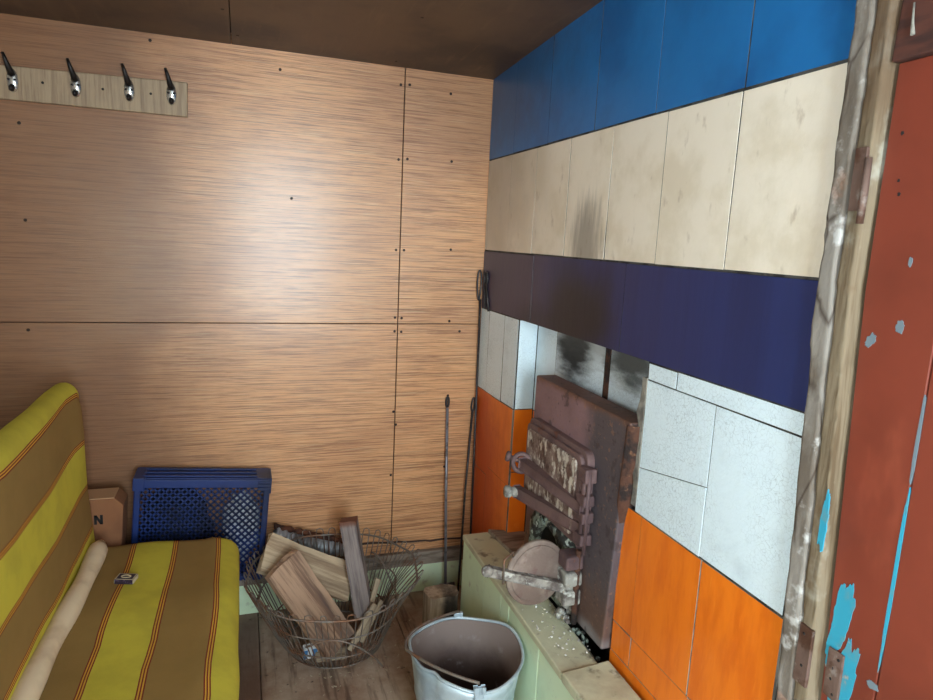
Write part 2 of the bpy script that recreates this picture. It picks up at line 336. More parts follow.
    def build(s, name, mats, parent=None, label=None, smooth=False, cat=None, group=None, kind=None, origin=None):
        bmesh.ops.remove_doubles(s.bm, verts=s.bm.verts, dist=1e-6)
        bmesh.ops.recalc_face_normals(s.bm, faces=s.bm.faces)
        if origin is not None: bmesh.ops.translate(s.bm, verts=s.bm.verts, vec=-Vector(origin))
        me = bpy.data.meshes.new(name); s.bm.to_mesh(me); s.bm.free()
        for m in (mats if isinstance(mats, (list, tuple)) else [mats]): me.materials.append(MT[m] if isinstance(m, str) else m)
        o = bpy.data.objects.new(name, me); C.objects.link(o)
        if origin is not None: o.location = origin
        if smooth:
            for p in me.polygons: p.use_smooth = True
        if parent is not None: o.parent = parent
        tag(o, label, cat, group, kind)
        return o

def tag(o, label=None, cat=None, group=None, kind=None):
    if label: o['label'] = label
    if cat: o['category'] = cat
    if group: o['group'] = group
    if kind: o['kind'] = kind
    return o
def thing(name, label, cat, loc=(0, 0, 0), rot=(0, 0, 0), group=None):
    o = bpy.data.objects.new(name, None); o.empty_display_size = .1; C.objects.link(o)
    o.location = loc; o.rotation_euler = rot
    return tag(o, label, cat, group)
def dup(root, loc=None, label=None, parent=None):
    r = root.copy(); C.objects.link(r)
    if parent is not None: r.parent = parent
    if loc is not None: r.location = loc
    if label: r['label'] = label
    for ch in [c for c in root.children]: dup(ch, parent=r)
    return r

# ================================================================== SETTING
XW, YD = 0.0, -1.655       # stove wall face, where its tiles end
FX1 = 0.34
def zceil(y): return 2.122 - .045*y
# floor: boards running away from the camera, one visible joint by the sofa
f = MB()
edges = [XL, -1.62, -1.40, -1.14, -.884, -.36, .02, FX1]
for a, b in zip(edges, edges[1:]): f.box((a, YF, -.03), (b-.003, .0, 0), .002)
f.box((XL-.3, YF-.3, -.06), (FX1+.1, .2, -.031))
f.build('floor', 'floor', kind='structure')
# ceiling
c = MB()
for a, b in ((XL-.05, -.962), (-.959, FX1)):
    v = [(a, YF-.05, zceil(YF-.05)), (b, YF-.05, zceil(YF-.05)), (b, .05, zceil(.05)), (a, .05, zceil(.05))]
    lo = [c.bm.verts.new(p) for p in v]; hi = [c.bm.verts.new((p[0], p[1], p[2]+.03)) for p in v]
    c.bm.faces.new(lo); c.bm.faces.new(hi)
    for i in range(4): c.bm.faces.new((lo[i], lo[(i+1) % 4], hi[(i+1) % 4], hi[i]))
ceil_o = c.build('ceiling', 'ceiling', kind='structure')
c = MB(); c.box((XL-.1, YF-.1, 2.36), (FX1+.1, .1, 2.40)); c.build('ceiling', 'ceiling', kind='structure')
n0 = MB()
for x, y in ((-.94, -.10), (-.98, -.32), (-.40, -.06), (-.42, -.5)):
    n0.disc((x, y, zceil(y)-.001), (0, 0, 1), .005, .003, 8)
n0.build('nail', 'nail', ceil_o)
# back wall: four veneer boards over a dark backing
w = MB()
w.mi = 1; w.box((XL-.1, .008, -.05), (FX1+.1, .16, 2.40)); w.mi = 0
XS, ZS = -.350, 1.160
for x0, x1 in ((XL-.02, XS-.002), (XS+.002, .012)):
    for z0, z1 in ((.0, ZS-.0015), (ZS+.0015, 2.16)): w.box((x0, 0, z0), (x1, .008, z1), .001)
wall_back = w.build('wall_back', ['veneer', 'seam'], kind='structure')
def nail_at(x, z): 
    n = MB(); n.disc((x, .0008, z), (0, -1, 0), .0052, .0025, 10); return n.build('nail', 'nail', wall_back)
for x, z in ((-.366, 2.06), (-.332, 2.064), (-.17, 2.05), (-.366, 1.79), (-.332, 1.795), (-.155, 1.80), (-.366, 1.45), (-.334, 1.45), (-.143, 1.46), (-.362, 1.185), (-.335, 1.183), (-.362, 1.130), (-.335, 1.128), (-.136, 1.172), (-.090, 1.13), (-.357, .80), (-.345, .745), (-.128, .86), (-.13, .55), (-.36, .53), (-1.60, 1.80), (-1.60, 1.496), (-1.612, 1.134), (-1.213, 2.10), (-.76, 1.62), (-.80, 2.06)):
    nail_at(x, z)
# skirting: grey ledge over a pale green board
b = MB(); b.box((XL, -.018, 0), (.004, -.0005, .128), .003); base_back = b.build('baseboard_back', 'green', kind='structure')
b = MB(); b.box((XL, -.030, .129), (.004, -.0005, .186), .004, jit=.001); b.build('ledge', 'skirtgrey', base_back)
# left wall and the wall behind the camera, each with a window opening, the left one added for its light
def holed(lo, hi, hole, axis, a, b_):
    """wall slab with a rectangular opening; lo/hi/hole in the wall's own two axes (u, z)"""
    m = MB(); (u0, z0), (u1, z1) = lo, hi; hu0, hu1, hz0, hz1 = hole
    for ua, ub, za, zb in ((u0, hu0, z0, z1), (hu1, u1, z0, z1), (hu0, hu1, z0, hz0), (hu0, hu1, hz1, z1)):
        if axis == 0: m.box((a, ua, za), (b_, ub, zb))
        else: m.box((ua, a, za), (ub, b_, zb))
    return m
holed((YF-.1, -.05), (.1, 2.40), WIN_L, 0, XL-.12, XL).build('wall_left', 'wallpaint', kind='structure')
holed((XL-.12, -.05), (FX1+.1, 2.40), WIN_F, 1, YF-.12, YF).build('wall_front', 'wallpaint', kind='structure')
def window(name, hole, axis, a):
    u0, u1, z0, z1 = hole; m = MB(); t = .045
    for q in ((u0, u0+t, z0, z1), (u1-t, u1, z0, z1), (u0+t, u1-t, z0, z0+t), (u0+t, u1-t, z1-t, z1), ((u0+u1)/2-.02, (u0+u1)/2+.02, z0+t, z1-t)):
        if axis == 0: m.box((a-.03, q[0], q[2]), (a+.02, q[1], q[3]), .004)
        else: m.box((q[0], a-.03, q[2]), (q[1], a+.02, q[3]), .004)
    m.build(name, 'rollcloth', kind='structure')
window('window_1', WIN_F, 1, YF-.05); window('added_window', WIN_L, 0, XL-.05)

# ---------------- stove wall (right): plaster core with the niche, rows of tiles on it
NY0, NY1, NX = -.39, -1.185, .075
w = MB(); B = .0028
w.box((B, NY0+.0, 0), (FX1, .0, 2.40))
w.box((NX+B, NY1, 0), (FX1, NY0, 1.2305))
w.box((B, NY1, 1.2305), (FX1, NY0, 2.40))
w.box((B, YD-.01, 0), (FX1, NY1, 2.40))
wall_right = w.build('wall_right', 'grout', kind='structure')
# ragged plaster edge in the gap right of the stove plate
w = MB()
zz = [.86+i*.03 for i in range(12)]
outl = [(-1.19, z) for z in zz] + [(-1.165+random.uniform(-.010, .010)+.0*(z), z) for z in reversed(zz)]
w.prism(outl, 0, -.002, .03)
w.build('broken_plaster', 'plaster', wall_right)

def tile_row(name, mat, cells, x=0.0, th=.008, gap=.0016, face='x', label=None):
    """cells: (y0, y1, z0, z1) on the stove wall, or (x0, x1, z0, z1) on the niche return"""
    m = MB()
    for (a, b_, z0, z1) in cells:
        a, b_ = max(a, b_), min(a, b_)
        d = random.uniform(-.0008, .0008)
        g0, g1 = gap*random.uniform(.4, 1.1), gap*random.uniform(.4, 1.1)
        if face == 'x': m.box((x+d, b_+g1, z0+g0), (x+th, a-g0, z1-g1), .0007, jit=.0007)
        else: m.box((b_+g1, x+d, z0+g0), (a-g0, x+th, z1-g1), .0014, jit=.0004)
    o = m.build(name, [mat, 'plaster' if mat == 'orange' else 'grout'], wall_right, label=label)
    ax = 0 if face == 'x' else 1                 # tile sides take the joint colour to hide their lit edges
    for p in o.data.polygons:
        if abs(p.normal[ax]) < .4: p.material_index = 1
    return o
def seams(ys, z0, z1): return [(a, b, z0, z1) for a, b in zip(ys, ys[1:])]
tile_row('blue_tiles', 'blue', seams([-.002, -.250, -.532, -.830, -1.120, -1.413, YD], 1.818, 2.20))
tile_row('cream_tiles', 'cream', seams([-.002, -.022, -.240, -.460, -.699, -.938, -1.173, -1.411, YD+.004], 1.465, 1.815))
tile_row('navy_tiles', 'navy', seams([-.002, -.486, -1.052, YD-.003], 1.230, 1.462))
L = [(-.002, -.10, .898, 1.229), (-.10, -.262, .898, 1.229), (-.262, -.389, .898, 1.229)]
tile_row('white_tiles', 'white', L + [
    (-1.189, -1.300, 1.187, 1.229), (-1.300, YD-.006, 1.187, 1.229),
    (-1.436, YD-.014, .848, 1.186)])
m = MB()       # the left white tile is cracked across on a slant
m.prism([(-1.190, .848), (-1.4345, .848), (-1.4335, 1.004), (-1.191, .962)], 0, 0, .008, .0006)
m.prism([(-1.191, .964), (-1.4335, 1.006), (-1.433, 1.185), (-1.190, 1.185)], 0, .0006, .008, .0006)
m.build('cracked_white_tile', 'white', wall_right)
tile_row('white_return_tiles', 'white', [(.075, .0015, .900, 1.229)], x=-.398, face='y')
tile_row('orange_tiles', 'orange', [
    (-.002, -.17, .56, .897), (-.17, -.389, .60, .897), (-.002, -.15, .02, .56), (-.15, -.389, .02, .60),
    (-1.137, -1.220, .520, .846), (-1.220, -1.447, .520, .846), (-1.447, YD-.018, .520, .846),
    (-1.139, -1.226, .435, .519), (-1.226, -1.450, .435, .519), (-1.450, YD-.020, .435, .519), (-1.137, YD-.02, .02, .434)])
tile_row('orange_return_tiles', 'orange', [(.075, .0015, .66, .899), (.075, .0015, .02, .66)], x=-.398, face='y')
tile_row('niche_tiles', 'white', [(-.400, -.552, .898, 1.229)], x=NX)
tile_row('niche_orange_tiles', 'orange', [(-.400, -.60, .42, .897)], x=NX)
tile_row('sooty_tiles', 'soot', [(-.554, -.868, .70, 1.229), (-.898, -1.184, .70, 1.229)], x=NX)
g = MB(); g.box((NX+.0005, -.897, .7), (NX+.009, -.869, 1.229)); g.build('rusty_gap', 'rustedge', wall_right)

# ---------------- door side: wall end, post, door
def wavy_strip(y_a, y_b, x0, x1, z0, z1, name, mat, parent=None, jig=.005, n=150, kind=None, seed=0):
    """upright strip with ragged long edges; y_a/y_b are functions of z"""
    m = MB(); rows = []
    for i in range(n+1):
        z = z0+(z1-z0)*i/n
        e0 = mnoise.noise(Vector((seed, 0, z*9)))*jig + mnoise.noise(Vector((seed, 5, z*40)))*jig*.4
        e1 = mnoise.noise(Vector((seed, 9, z*9)))*jig + mnoise.noise(Vector((seed, 7, z*40)))*jig*.4
        ya, yb = y_a(z)+e0, y_b(z)+e1; xx = x0+mnoise.noise(Vector((seed, 3, z*14)))*.003
        q = lambda k: .0022*mnoise.noise(Vector((seed+k, k, z*55)))+.002*mnoise.noise(Vector((seed+k, k*2, z*18)))
        rows.append([(x1, ya, z), (xx+.003, ya, z), (xx+q(1), ya-.002, z)] + [(xx+q(2+k), ya+(yb-ya)*(k+1)/5, z) for k in range(4)] + [(xx+q(8), yb+.002, z), (xx+.003, yb, z), (x1, yb, z)])
    m.grid(rows, closed_u=True, cap=True)
    return m.build(name, mat, parent, kind=kind)
def lean(y, k=.045): return lambda z: y - k*max(0, 1.45-z) - (0.0 if z < 1.45 else -.0*(z-1.45))
wavy_strip(lean(YD-.004), lean(-1.691), -.016, .2, 0, 2.26, 'trim_1', 'jambplaster', kind='structure', seed=1)
post = wavy_strip(lean(-1.694), lean(-1.722), -.012, .2, 0, 1.905, 'trim_2', 'jambwood', kind='structure', jig=.002, seed=4)
w = MB(); w.box((.03, YF, -.02), (FX1, -1.66, 0.0)); w.box((.06, YF, 0), (FX1, -2.72, 2.40)); w.box((.0, -2.80, 0), (.06, -2.64, 2.0), .004); w.box((.06, -2.72, 1.84), (FX1, -1.69, 2.40)); w.box((.30, -2.72, 0), (FX1, -1.69, 1.84))
w.box((.035, YF, 0), (.06, -2.80, 2.40))
w.build('wall_right', 'wallpaint', kind='structure')
w = MB(); w.box((-.004, -2.72, 1.795), (.06, -1.727, 1.905), .004, jit=.002); head = w.build('trim_3', 'headwood', kind='structure')
w = MB(); w.tube([(-.006, -1.752, 1.87), (-.006, -1.754, 1.845), (-.006, -1.757, 1.825)], [.0015, .002, .0035], 6); w.build('paint_drip', 'plaster', head)
w = MB(); w.box((-.010, -2.80, 1.907), (.06, -1.70, 2.40), .006, jit=.003); w.build('trim_4', 'black', kind='structure')
d = MB()
def lp(y): return y
for ya, yb in ((-1.729, -1.8515), (-1.8535, -2.06), (-2.062, -2.34), (-2.342, -2.636)):
    d.prism([(ya - (.045*1.45 if ya > -1.80 else .0), .004), (yb, .004), (yb, 1.794), (ya, 1.794), (ya, 1.45)], 0, .010, .045, .002)
door = d.build('door_1', 'red', kind='structure')
def patch(name, mat, parent, cy, cz, ry, rz, x, seed=0, n=64, tilt=0, th=.0009, rag=.4):
    m = MB(); pts = []
    for k in range(n):
        a = 2*math.pi*k/n; r = 1+rag*mnoise.noise(Vector((math.cos(a)*1.6+seed, math.sin(a)*1.6, seed)))+rag*.5*mnoise.noise(Vector((math.cos(a)*4+seed, math.sin(a)*4, seed)))+rag*.3*mnoise.noise(Vector((math.cos(a)*12+seed, math.sin(a)*12, seed)))
        u, v = ry*r*math.cos(a), rz*r*math.sin(a)
        pts.append((cy+u*math.cos(tilt)-v*math.sin(tilt), cz+u*math.sin(tilt)+v*math.cos(tilt)))
    m.prism(pts, 0, x-th, x+.002)
    return m.build(name, mat, parent)
patch('peeled_patch', 'oldblue', door, -1.776, .905, .017, .075, .010, 3, tilt=.12)
patch('peeled_patch', 'oldblue', door, -1.796, .79, .019, .09, .010, 8, tilt=.1)
patch('peeled_patch', 'oldblue', post, -1.737, 1.06, .007, .05, -.0135, 40)
patch('peeled_patch', 'oldgrey', door, -1.797, 1.402, .007, .010, .010, 12)
patch('peeled_patch', 'oldgrey', door, -1.752, 1.375, .007, .012, .010, 15, tilt=.5)
patch('peeled_patch', 'oldgrey', door, -1.797, 1.500, .003, .007, .010, 18)
patch('peeled_patch', 'oldgrey', door, -1.846, .835, .010, .006, .010, 21)
patch('peeled_patch', 'oldblue', door, -1.8515, 1.02, .003, .15, .0102, 24, rag=.2)
patch('peeled_patch', 'oldgrey', door, -1.8515, 1.24, .0028, .07, .0102, 27, rag=.2)
patch('nail_hole', 'ink', door, -1.752, 1.69, .0022, .003, .010, 30)
patch('nail_hole', 'ink', door, -1.758, 1.62, .0018, .0022, .010, 33)
patch('nail_hole', 'ink', door, -1.762, 1.60, .0022, .003, .010, 36)
# upper hinge: leaf on the post, barrel with pin
h = MB(); h.box((-.0175, -1.720, 1.575), (-.010, -1.699, 1.672), .001, jit=.0006); hinge = h.build('hinge', 'hinge', door, label='upper rusted hinge with a round barrel')
h = MB(); h.tube([(-.017, -1.7245, 1.555), (-.017, -1.7245, 1.60), (-.017, -1.724, 1.655)], [.0055, .006, .0055], 10); h.build('hinge_pin', 'hinge', hinge)
# lower hinge: two rusty leaves with screw holes
h = MB(); h.box((-.0165, -1.750, .765), (-.010, -1.722, .872), .001, jit=.001); hl = h.build('hinge', 'hinge', door, label='lower rusted hinge of two screwed leaves')
h = MB(); h.box((.004, -1.795, .765), (.0082, -1.767, .852), .001, jit=.0015); h.build('hinge_leaf', 'hinge', hl)
for (x, y, z) in ((-.0167, -1.733, .858), (-.0167, -1.737, .80), (.0038, -1.788, .84), (.0038, -1.779, .82), (.0038, -1.779, .80), (.0038, -1.786, .775)):
    h = MB(); h.disc((x, y, z), (-1, 0, 0), .0026, .0006, 10); h.build('screw_hole', 'ink', hl)

# ================================================================== STOVE LEDGE
ledge = thing('stove_ledge', 'pale green tiled masonry ledge running along the foot of the stove', 'ledge', (-.09, -.9, 0))
def part(m, name, mat, root, **kw):
    o = m.build(name, mat, None, **kw); o.parent = root
    o.matrix_parent_inverse = Matrix.LocRotScale(root.location, root.rotation_euler, None).inverted(); return o
EX = -.148
m = MB(); m.box((EX+.012, -1.84, 0), (-.012, -.355, .372)); part(m, 'core', 'plaster', ledge)
m = MB()
ys = [-.350, -.575, -.735, -.80, -1.02, -1.25, -1.50, -1.84]
for a, b_ in zip(ys, ys[1:]): m.box((EX-.004, b_+.0012, 0), (EX+.014, a-.0012, .384), .003, jit=.0015)
m.box((EX+.01, -.354, 0), (-.012, -.344, .384), .003)
part(m, 'front_tiles', 'green', ledge)
m = MB(); m.prism([(EX-.008, -.346), (-.055, -.346), (-.025, -.60), (-.045, -1.168), (EX-.012, -1.168)], 2, .386, .408, .004)
part(m, 'top_slab', 'slab', ledge)
m = MB(); m.prism([(EX-.014, -1.172), (-.016, -1.160), (-.018, -1.84), (EX-.016, -1.84)], 2, .388, .416, .004); part(m, 'top_slab', 'slab', ledge)
m = MB(); m.prism([(-.056, -.352), (.0735, -.402), (.0735, -.585), (-.032, -.598)], 2, .405, .422, .003)
o = part(m, 'niche_slab', 'skirtgrey', ledge)
m = MB(); m.box((-.01, -.595, .0), (.074, -.40, .404)); part(m, 'core', 'plaster', ledge)
m = MB()
for i in range(70):
    y = random.uniform(-1.55, -.65); x = random.uniform(-.038, -.006)
    m.blob((x, y, .39+random.uniform(-.01, .008)), [random.uniform(.004, .012) for _ in range(3)], .5, 2, 1, i)
o = part(m, 'rubble', 'mortar', ledge); o['kind'] = 'stuff'
# loose ash and wood crumbs in front of the stove doors
m = MB()
for i in range(110):
    y = random.gauss(-1.0, .14); x = random.uniform(-.14, -.03)
    if not -1.15 < y < -.7: continue
    s_ = random.uniform(.0008, .0026); m.box((x-s_, y-s_, .4085), (x+s_, y+s_, .4085+s_), 0, jit=s_*.5)
tag(m.build('ash_crumbs', 'ash'), 'pale ash crumbs scattered on the ledge before the stove door', 'ash', kind='stuff')

# ================================================================== STOVE FRONT
stove = thing('stove', 'purple brown iron stove front with rusty doors set in the tiled niche', 'stove', (.0, -.88, .41))
PX = -.022
m = MB()
outl = []
def edge(p, q, n, amp, seed):
    for i in range(n):
        t = i/n; outl.append((p[0]+(q[0]-p[0])*t+mnoise.noise(Vector((seed, i*.6, 0)))*amp, p[1]+(q[1]-p[1])*t+mnoise.noise(Vector((seed+4, i*.6, 0)))*amp))
edge((-.598, .418), (-1.128, .424), 4, .001, 1)
edge((-1.128, .424), (-1.168, 1.072), 30, .003, 2)
edge((-1.168, 1.072), (-.612, 1.076), 8, .001, 3)
edge((-.612, 1.076), (-.598, .418), 6, .001, 4)
m.prism(outl, 0, PX, .05, .005)
part(m, 'front_plate', 'plate', stove)
m = MB()   # flaking burnt edge down the right side
rows = []
for i in range(31):
    z = .80+.265*i/30; y = -1.1265-.040*(z-.424)/.65
    w_ = .010+.010*mnoise.noise(Vector((1, 2, z*22)))+.012*(z-.80)/.265
    k_ = min(1, i/7)
    rows.append([(PX+.004-.005*k_, y+.012, z), (PX+.004-.010*k_-.004*mnoise.noise(Vector((3, 0, z*30))), y-.004, z), (.012, y-w_*k_-.001, z), (.045, y-w_*.5*k_, z)])
m.grid(rows); part(m, 'burnt_edge', 'rustedge', stove)
# upper fire door: frame, panel, two bars, hinge knuckles
def rrect(y0, y1, z0, z1, r, n=5):
    pts = []
    for cy, cz, a0 in ((y1-r, z1-r, 0), (y0+r, z1-r, 90), (y0+r, z0+r, 180), (y1-r, z0+r, 270)):
        for k in range(n+1):
            a = math.radians(a0+90*k/n); pts.append((cy+r*math.cos(a), cz+r*math.sin(a)))
    return pts
m = MB(); m.prism(rrect(-1.018, -.630, .662, .944, .030), 0, -.044, PX+.004, .004); frame = part(m, 'door_frame', 'iron', stove)
m = MB(); m.prism(rrect(-1.004, -.640, .672, .930, .024), 0, -.056, -.042, .004); fd = part(m, 'fire_door', 'iron', stove)
def sub(m, name, mat, par, **kw):
    o = m.build(name, mat, None, **kw); o.parent = par
    if par.parent: o.matrix_parent_inverse = par.parent.matrix_parent_inverse @ Matrix.Identity(4) if False else Matrix.Identity(4)
    return o
def child(m, name, mat, par, root, **kw):
    """sub-part: geometry given in world space, par is a child of root (mesh origin at the world origin)"""
    o = m.build(name, mat, None, **kw); o.parent = par; return o
m = MB(); m.prism(rrect(-.985, -.660, .690, .915, .018), 0, -.062, -.055, .003); child(m, 'mottled_panel', 'door_face', fd, stove)
def bar(p, q, h, t):
    m = MB(); p, q = Vector(p), Vector(q); d_ = (q-p).normalized(); x = Vector((0, 0, 1)); x = (x-d_*x.dot(d_)).normalized(); y = d_.cross(x)
    L_ = (q-p).length; mat = Matrix.Translation(p) @ Matrix((d_, y, x)).transposed().to_4x4()
    m.box((0, -t/2, -h/2), (L_, t/2, h/2), min(h, t)*.25, mat=mat, seg=2)
    return m
m = bar((-.086, -.690, .804), (-.050, -1.030, .792), .032, .022)
ub = child(m, 'latch_bar', 'iron', fd, stove)
m = bar((-.094, -.674, .704), (-.046, -1.035, .728), .036, .016); child(m, 'strap', 'iron', fd, stove)
m = MB(); m.tube([Vector((-.086, -.680, .802))+Vector((math.cos(a)*.026, -.010*math.cos(a), math.sin(a)*.030)) for a in [2*math.pi*k/20 for k in range(20)]], .008, 8, closed=True); child(m, 'latch_ring', 'iron', fd, stove)
m = MB(); m.disc((-.118, -.662, .818), (-1, .45, .25), .017, .016, 14, .004); m.tube([(-.085, -.680, .806), (-.118, -.663, .818)], .008, 8); child(m, 'handle_knob', 'iron', fd, stove)
m = MB(); m.disc((-.112, -.672, .704), (-1, .2, 0), .020, .024, 14, .005); m.tube([(-.085, -.684, .704), (-.112, -.672, .704)], .017, 8); child(m, 'strap_end', 'ashgrey', fd, stove)
for z0, z1 in ((.868, .908), (.800, .832), (.752, .784), (.688, .720)):
    m = MB(); m.box((-.066, -1.050, z0), (-.030, -1.005, z1), .005, jit=.0015); child(m, 'hinge_knuckle', 'iron', fd, stove)
m = MB(); m.tube([(-.052, -1.028, .70), (-.052, -1.028, .91)], .010, 10); child(m, 'hinge_pin', 'iron', fd, stove)
m = MB(); m.tube([(-.052, -1.047, .665), (-.052, -1.047, .905)], .006, 8); child(m, 'hinge_pin', 'iron', fd, stove)
# ash opening: crumbling frame round a flat black disc painted as the hole's shade
m = MB(); n = 40; oc = (-.825, .545)
outer = []; inner = []
for k in range(n):
    a = 2*math.pi*k/n; ca, sa = math.cos(a), math.sin(a)
    q = 1/max(abs(ca)/.150, abs(sa)/.118)
    q = min(q, .158); inner.append((oc[0]+ca*.094, oc[1]+sa*.094)); outer.append((oc[0]+ca*q, oc[1]+sa*q))
rows = [[(PX+.002, y, z) for y, z in outer], [(-.040, y, z) for y, z in outer],
        [(-.046-.004*mnoise.noise(Vector((y*30, z*30, 0))), (y*.6+yy*.4), (z*.6+zz_*.4)) for (y, z), (yy, zz_) in zip(outer, inner)],
        [(-.048-.005*mnoise.noise(Vector((y*40, z*40, 2))), y, z) for y, z in inner], [(-.0235, y, z) for y, z in inner]]
m.grid(rows, closed_u=True); ao = part(m, 'ash_opening_frame', 'mortar', stove)
m = MB(); m.disc((PX-.0008, oc[0], oc[1]), (-1, 0, 0), .095, .001, 32); child(m, 'ash_hole_shade', 'black', ao, stove)
# crumbs of mortar round the frame
m = MB()
for i in range(36):
    a = random.uniform(0, 6.28); m.blob((-.045, oc[0]+math.cos(a)*random.uniform(.10, .13), oc[1]+math.sin(a)*random.uniform(.095, .115)), [random.uniform(.004, .010) for _ in range(3)], .5, 2, 1, i)
o = child(m, 'mortar_crumbs', 'mortar', ao, stove); o['kind'] = 'stuff'
# round ash door swung open on its right-hand hinge
DC = Vector((-.150, -.952, .578)); nn = Vector((.10, -1, .05)).normalized()
m = MB(); m.disc(DC, nn, .096, .014, 40, .003); m.disc(DC+nn*.013, nn, .083, .004, 40, .002)
ad = part(m, 'ash_door', 'ashdoor', stove, label='round dusty iron ash door swung open')
m = bar((-.300, -.975, .610), (-.036, -.992, .528), .026, .014); child(m, 'handle_strap', 'ashgrey', ad, stove)
m = MB(); m.disc((-.302, -.968, .611), (-.3, -1, 0), .016, .018, 14, .004); child(m, 'handle_end', 'ashgrey', ad, stove)
m = MB(); m.tube([(-.262, -.992, .575), (-.262, -.990, .645), (-.235, -.985, .662), (-.226, -.968, .640)], .003, 6); child(m, 'wire_tie', 'wire', ad, stove)
for z0, z1, mm in ((.595, .640, 'iron'), (.545, .590, 'ashgrey'), (.488, .532, 'ashgrey')):
    m = MB(); m.box((-.080, -1.010, z0), (-.026, -.955, z1), .007, jit=.002); child(m, 'hinge_knuckle', mm, ad, stove)
m = MB(); m.tube([(-.040, -1.003, .43), (-.040, -1.003, .655)], .009, 10); child(m, 'hinge_pin', 'rustedge', ad, stove)
m = MB()
for i in range(26): m.blob((-.045+random.uniform(-.02, .012), -.97+random.uniform(-.03, .03), .45+random.uniform(-.03, .04)), [random.uniform(.006, .014) for _ in range(3)], .5, 2, 1, i)
o = part(m, 'ash_lumps', 'ashgrey', stove); o['kind'] = 'stuff'

# ================================================================== BUCKET
bc = Vector((-.326, -.903, 0))
bk = thing('bucket', 'dented zinc bucket with a wire handle standing on the floor by the ledge', 'bucket', bc)
def dent(p, a):
    k = p.z/.33
    x, y = p.x, p.y
    r_ = 1+k*k*(.035*math.cos(2*(a-1.9))+.015*math.sin(3*a+.6))
    x, y = x*r_, y*r_
    z = p.z+k*k*(.010*math.cos(2*(a-.2))+.004*math.sin(5*a))
    # a kink folded in at the left front
    dd = math.exp(-((a-3.75)/.13)**2)*k**4; x += .012*dd; y += .004*dd
    return Vector((x, y, z))
m = MB(); prof_o = [(.0, .006), (.108, .006), (.112, .0), (.115, .004), (.119, .03)] + [(.119+.045*t, .03+.298*t) for t in (.2, .4, .55, .58, .61, .8, .9)] + [(.164, .328)]
prof_o = [(r+(.0025 if abs(z-.203) < .005 else 0), z) for r, z in prof_o]
m.lathe(prof_o, n=64, fn=dent); m.mi = 1
m.lathe([(.164, .328), (.1605, .326), (.115, .03), (.108, .010), (0, .010)], n=64, fn=dent)
o = m.build('bucket_body', ['zinc', 'zinc_dirty'], bk)
m = MB(); m.tube([dent(Vector((.166*math.cos(a), .166*math.sin(a), .331)), a) for a in [2*math.pi*k/64 for k in range(64)]], .0045, 8, closed=True); m.build('rolled_rim', 'zinc', bk)
m = MB(); rows = [[dent(Vector((r*math.cos(2*math.pi*k/32), r*math.sin(2*math.pi*k/32), .055+.02*(1-(r/.122)**2)+.010*mnoise.noise(Vector((r*30*math.cos(2*math.pi*k/32), r*30*math.sin(2*math.pi*k/32), 0))))), 2*math.pi*k/32) for k in range(32)] for r in (.001, .03, .06, .09, .1215)]
m.grid(rows, closed_u=True); m.build('ash_residue', 'soil', bk)
def ear(a, name='handle_ear'):
    p = dent(Vector((.1655*math.cos(a), .1655*math.sin(a), .312)), a); rot = Matrix.Translation(p) @ Matrix.Rotation(a, 4, 'Z')
    m = MB()
    m.box((-.001, -.011, -.034), (.005, .011, .034), .002, mat=rot)
    m.box((-.004, -.014, .020), (.0085, -.006, .036), .002, mat=rot); m.box((-.004, .006, .020), (.0085, .014, .036), .002, mat=rot)
    e = m.build(name, 'zinc', bk)
    for s_ in (-1, 1):
        q = rot @ Vector((.005, .007*s_, -.022)); m = MB(); m.disc(q, rot.to_3x3() @ Vector((1, 0, 0)), .0045, .003, 10, .001); m.build('rivet', 'zinc', e)
    return p
pa = ear(math.radians(-97)); pb = ear(math.radians(80))
pts = []
top = Vector((-.175, 0.02, .315))
for k in range(25):
    t = k/24; a = math.pi*t
    q = pb.lerp(pa, t); w_ = math.sin(a); tri = 1-abs(2*t-1)
    w_ = w_ if t < .5 else .45*w_+.55*tri
    y = q.y*.55+.45*(pb.y*math.cos(a) if t < .5 else -pa.y*math.cos(a))
    pts.append(Vector((q.x*(1-w_)-.180*w_, y, .348+.014*math.sin(a))))
m = MB(); m.tube(pts, .0042, 8); m.build('handle', 'wire', bk)

# ================================================================== WIRE BASKET
BB, RB = Vector((-.615, -.275, .012)), .172
BR, RR, ZR = Vector((-.636, -.385, .352)), .298, .352
bas = thing('wire_basket', 'rusty round wire basket full of firewood, standing between sofa and bucket', 'basket', (BB.x, BB.y, 0))
def bp(a, t):
    """point on the basket's skin: angle, height 0..1"""
    c_ = BB.lerp(BR, t); r = RB+(RR-RB)*(t**.8)
    p = Vector((c_.x+r*math.cos(a), c_.y+r*math.sin(a)*1.02, BB.z+(ZR-BB.z)*t))
    w_ = math.exp(-((((a+.15+math.pi) % (2*math.pi))-math.pi)/.5)**2)      # crushed in at the right
    p.x -= .045*w_*math.sin(t*math.pi)*1.2; p.z += .012*w_*t
    fr = math.exp(-((((a-4.75+math.pi) % (2*math.pi))-math.pi)/.7)**2)     # sagging in front
    p.z -= .035*fr*t; p.y += .05*fr*t*t
    p.y = min(p.y, -.088)
    p.x += .004*math.sin(9*a)*t; p.y = min(p.y+.004*math.cos(7*a)*t, -.086)
    return p
o = None
def ring(t, r, name):
    m = MB(); m.tube([bp(2*math.pi*k/72, t) for k in range(72)], r, 6, closed=True); part(m, name, 'wire', bas)
ring(0.0, .0035, 'base_ring'); ring(.30, .0028, 'middle_ring'); ring(.66, .0028, 'middle_ring'); ring(.955, .0036, 'rim')
m = MB()
for k in range(-5, 6):
    x = k*.03; h_ = math.sqrt(max(0, RB**2-x*x)); m.tube([(BB.x+x, BB.y-h_, .008), (BB.x+x, BB.y+h_, .008)], .0022, 5)
part(m, 'base_wires', 'wire', bas)
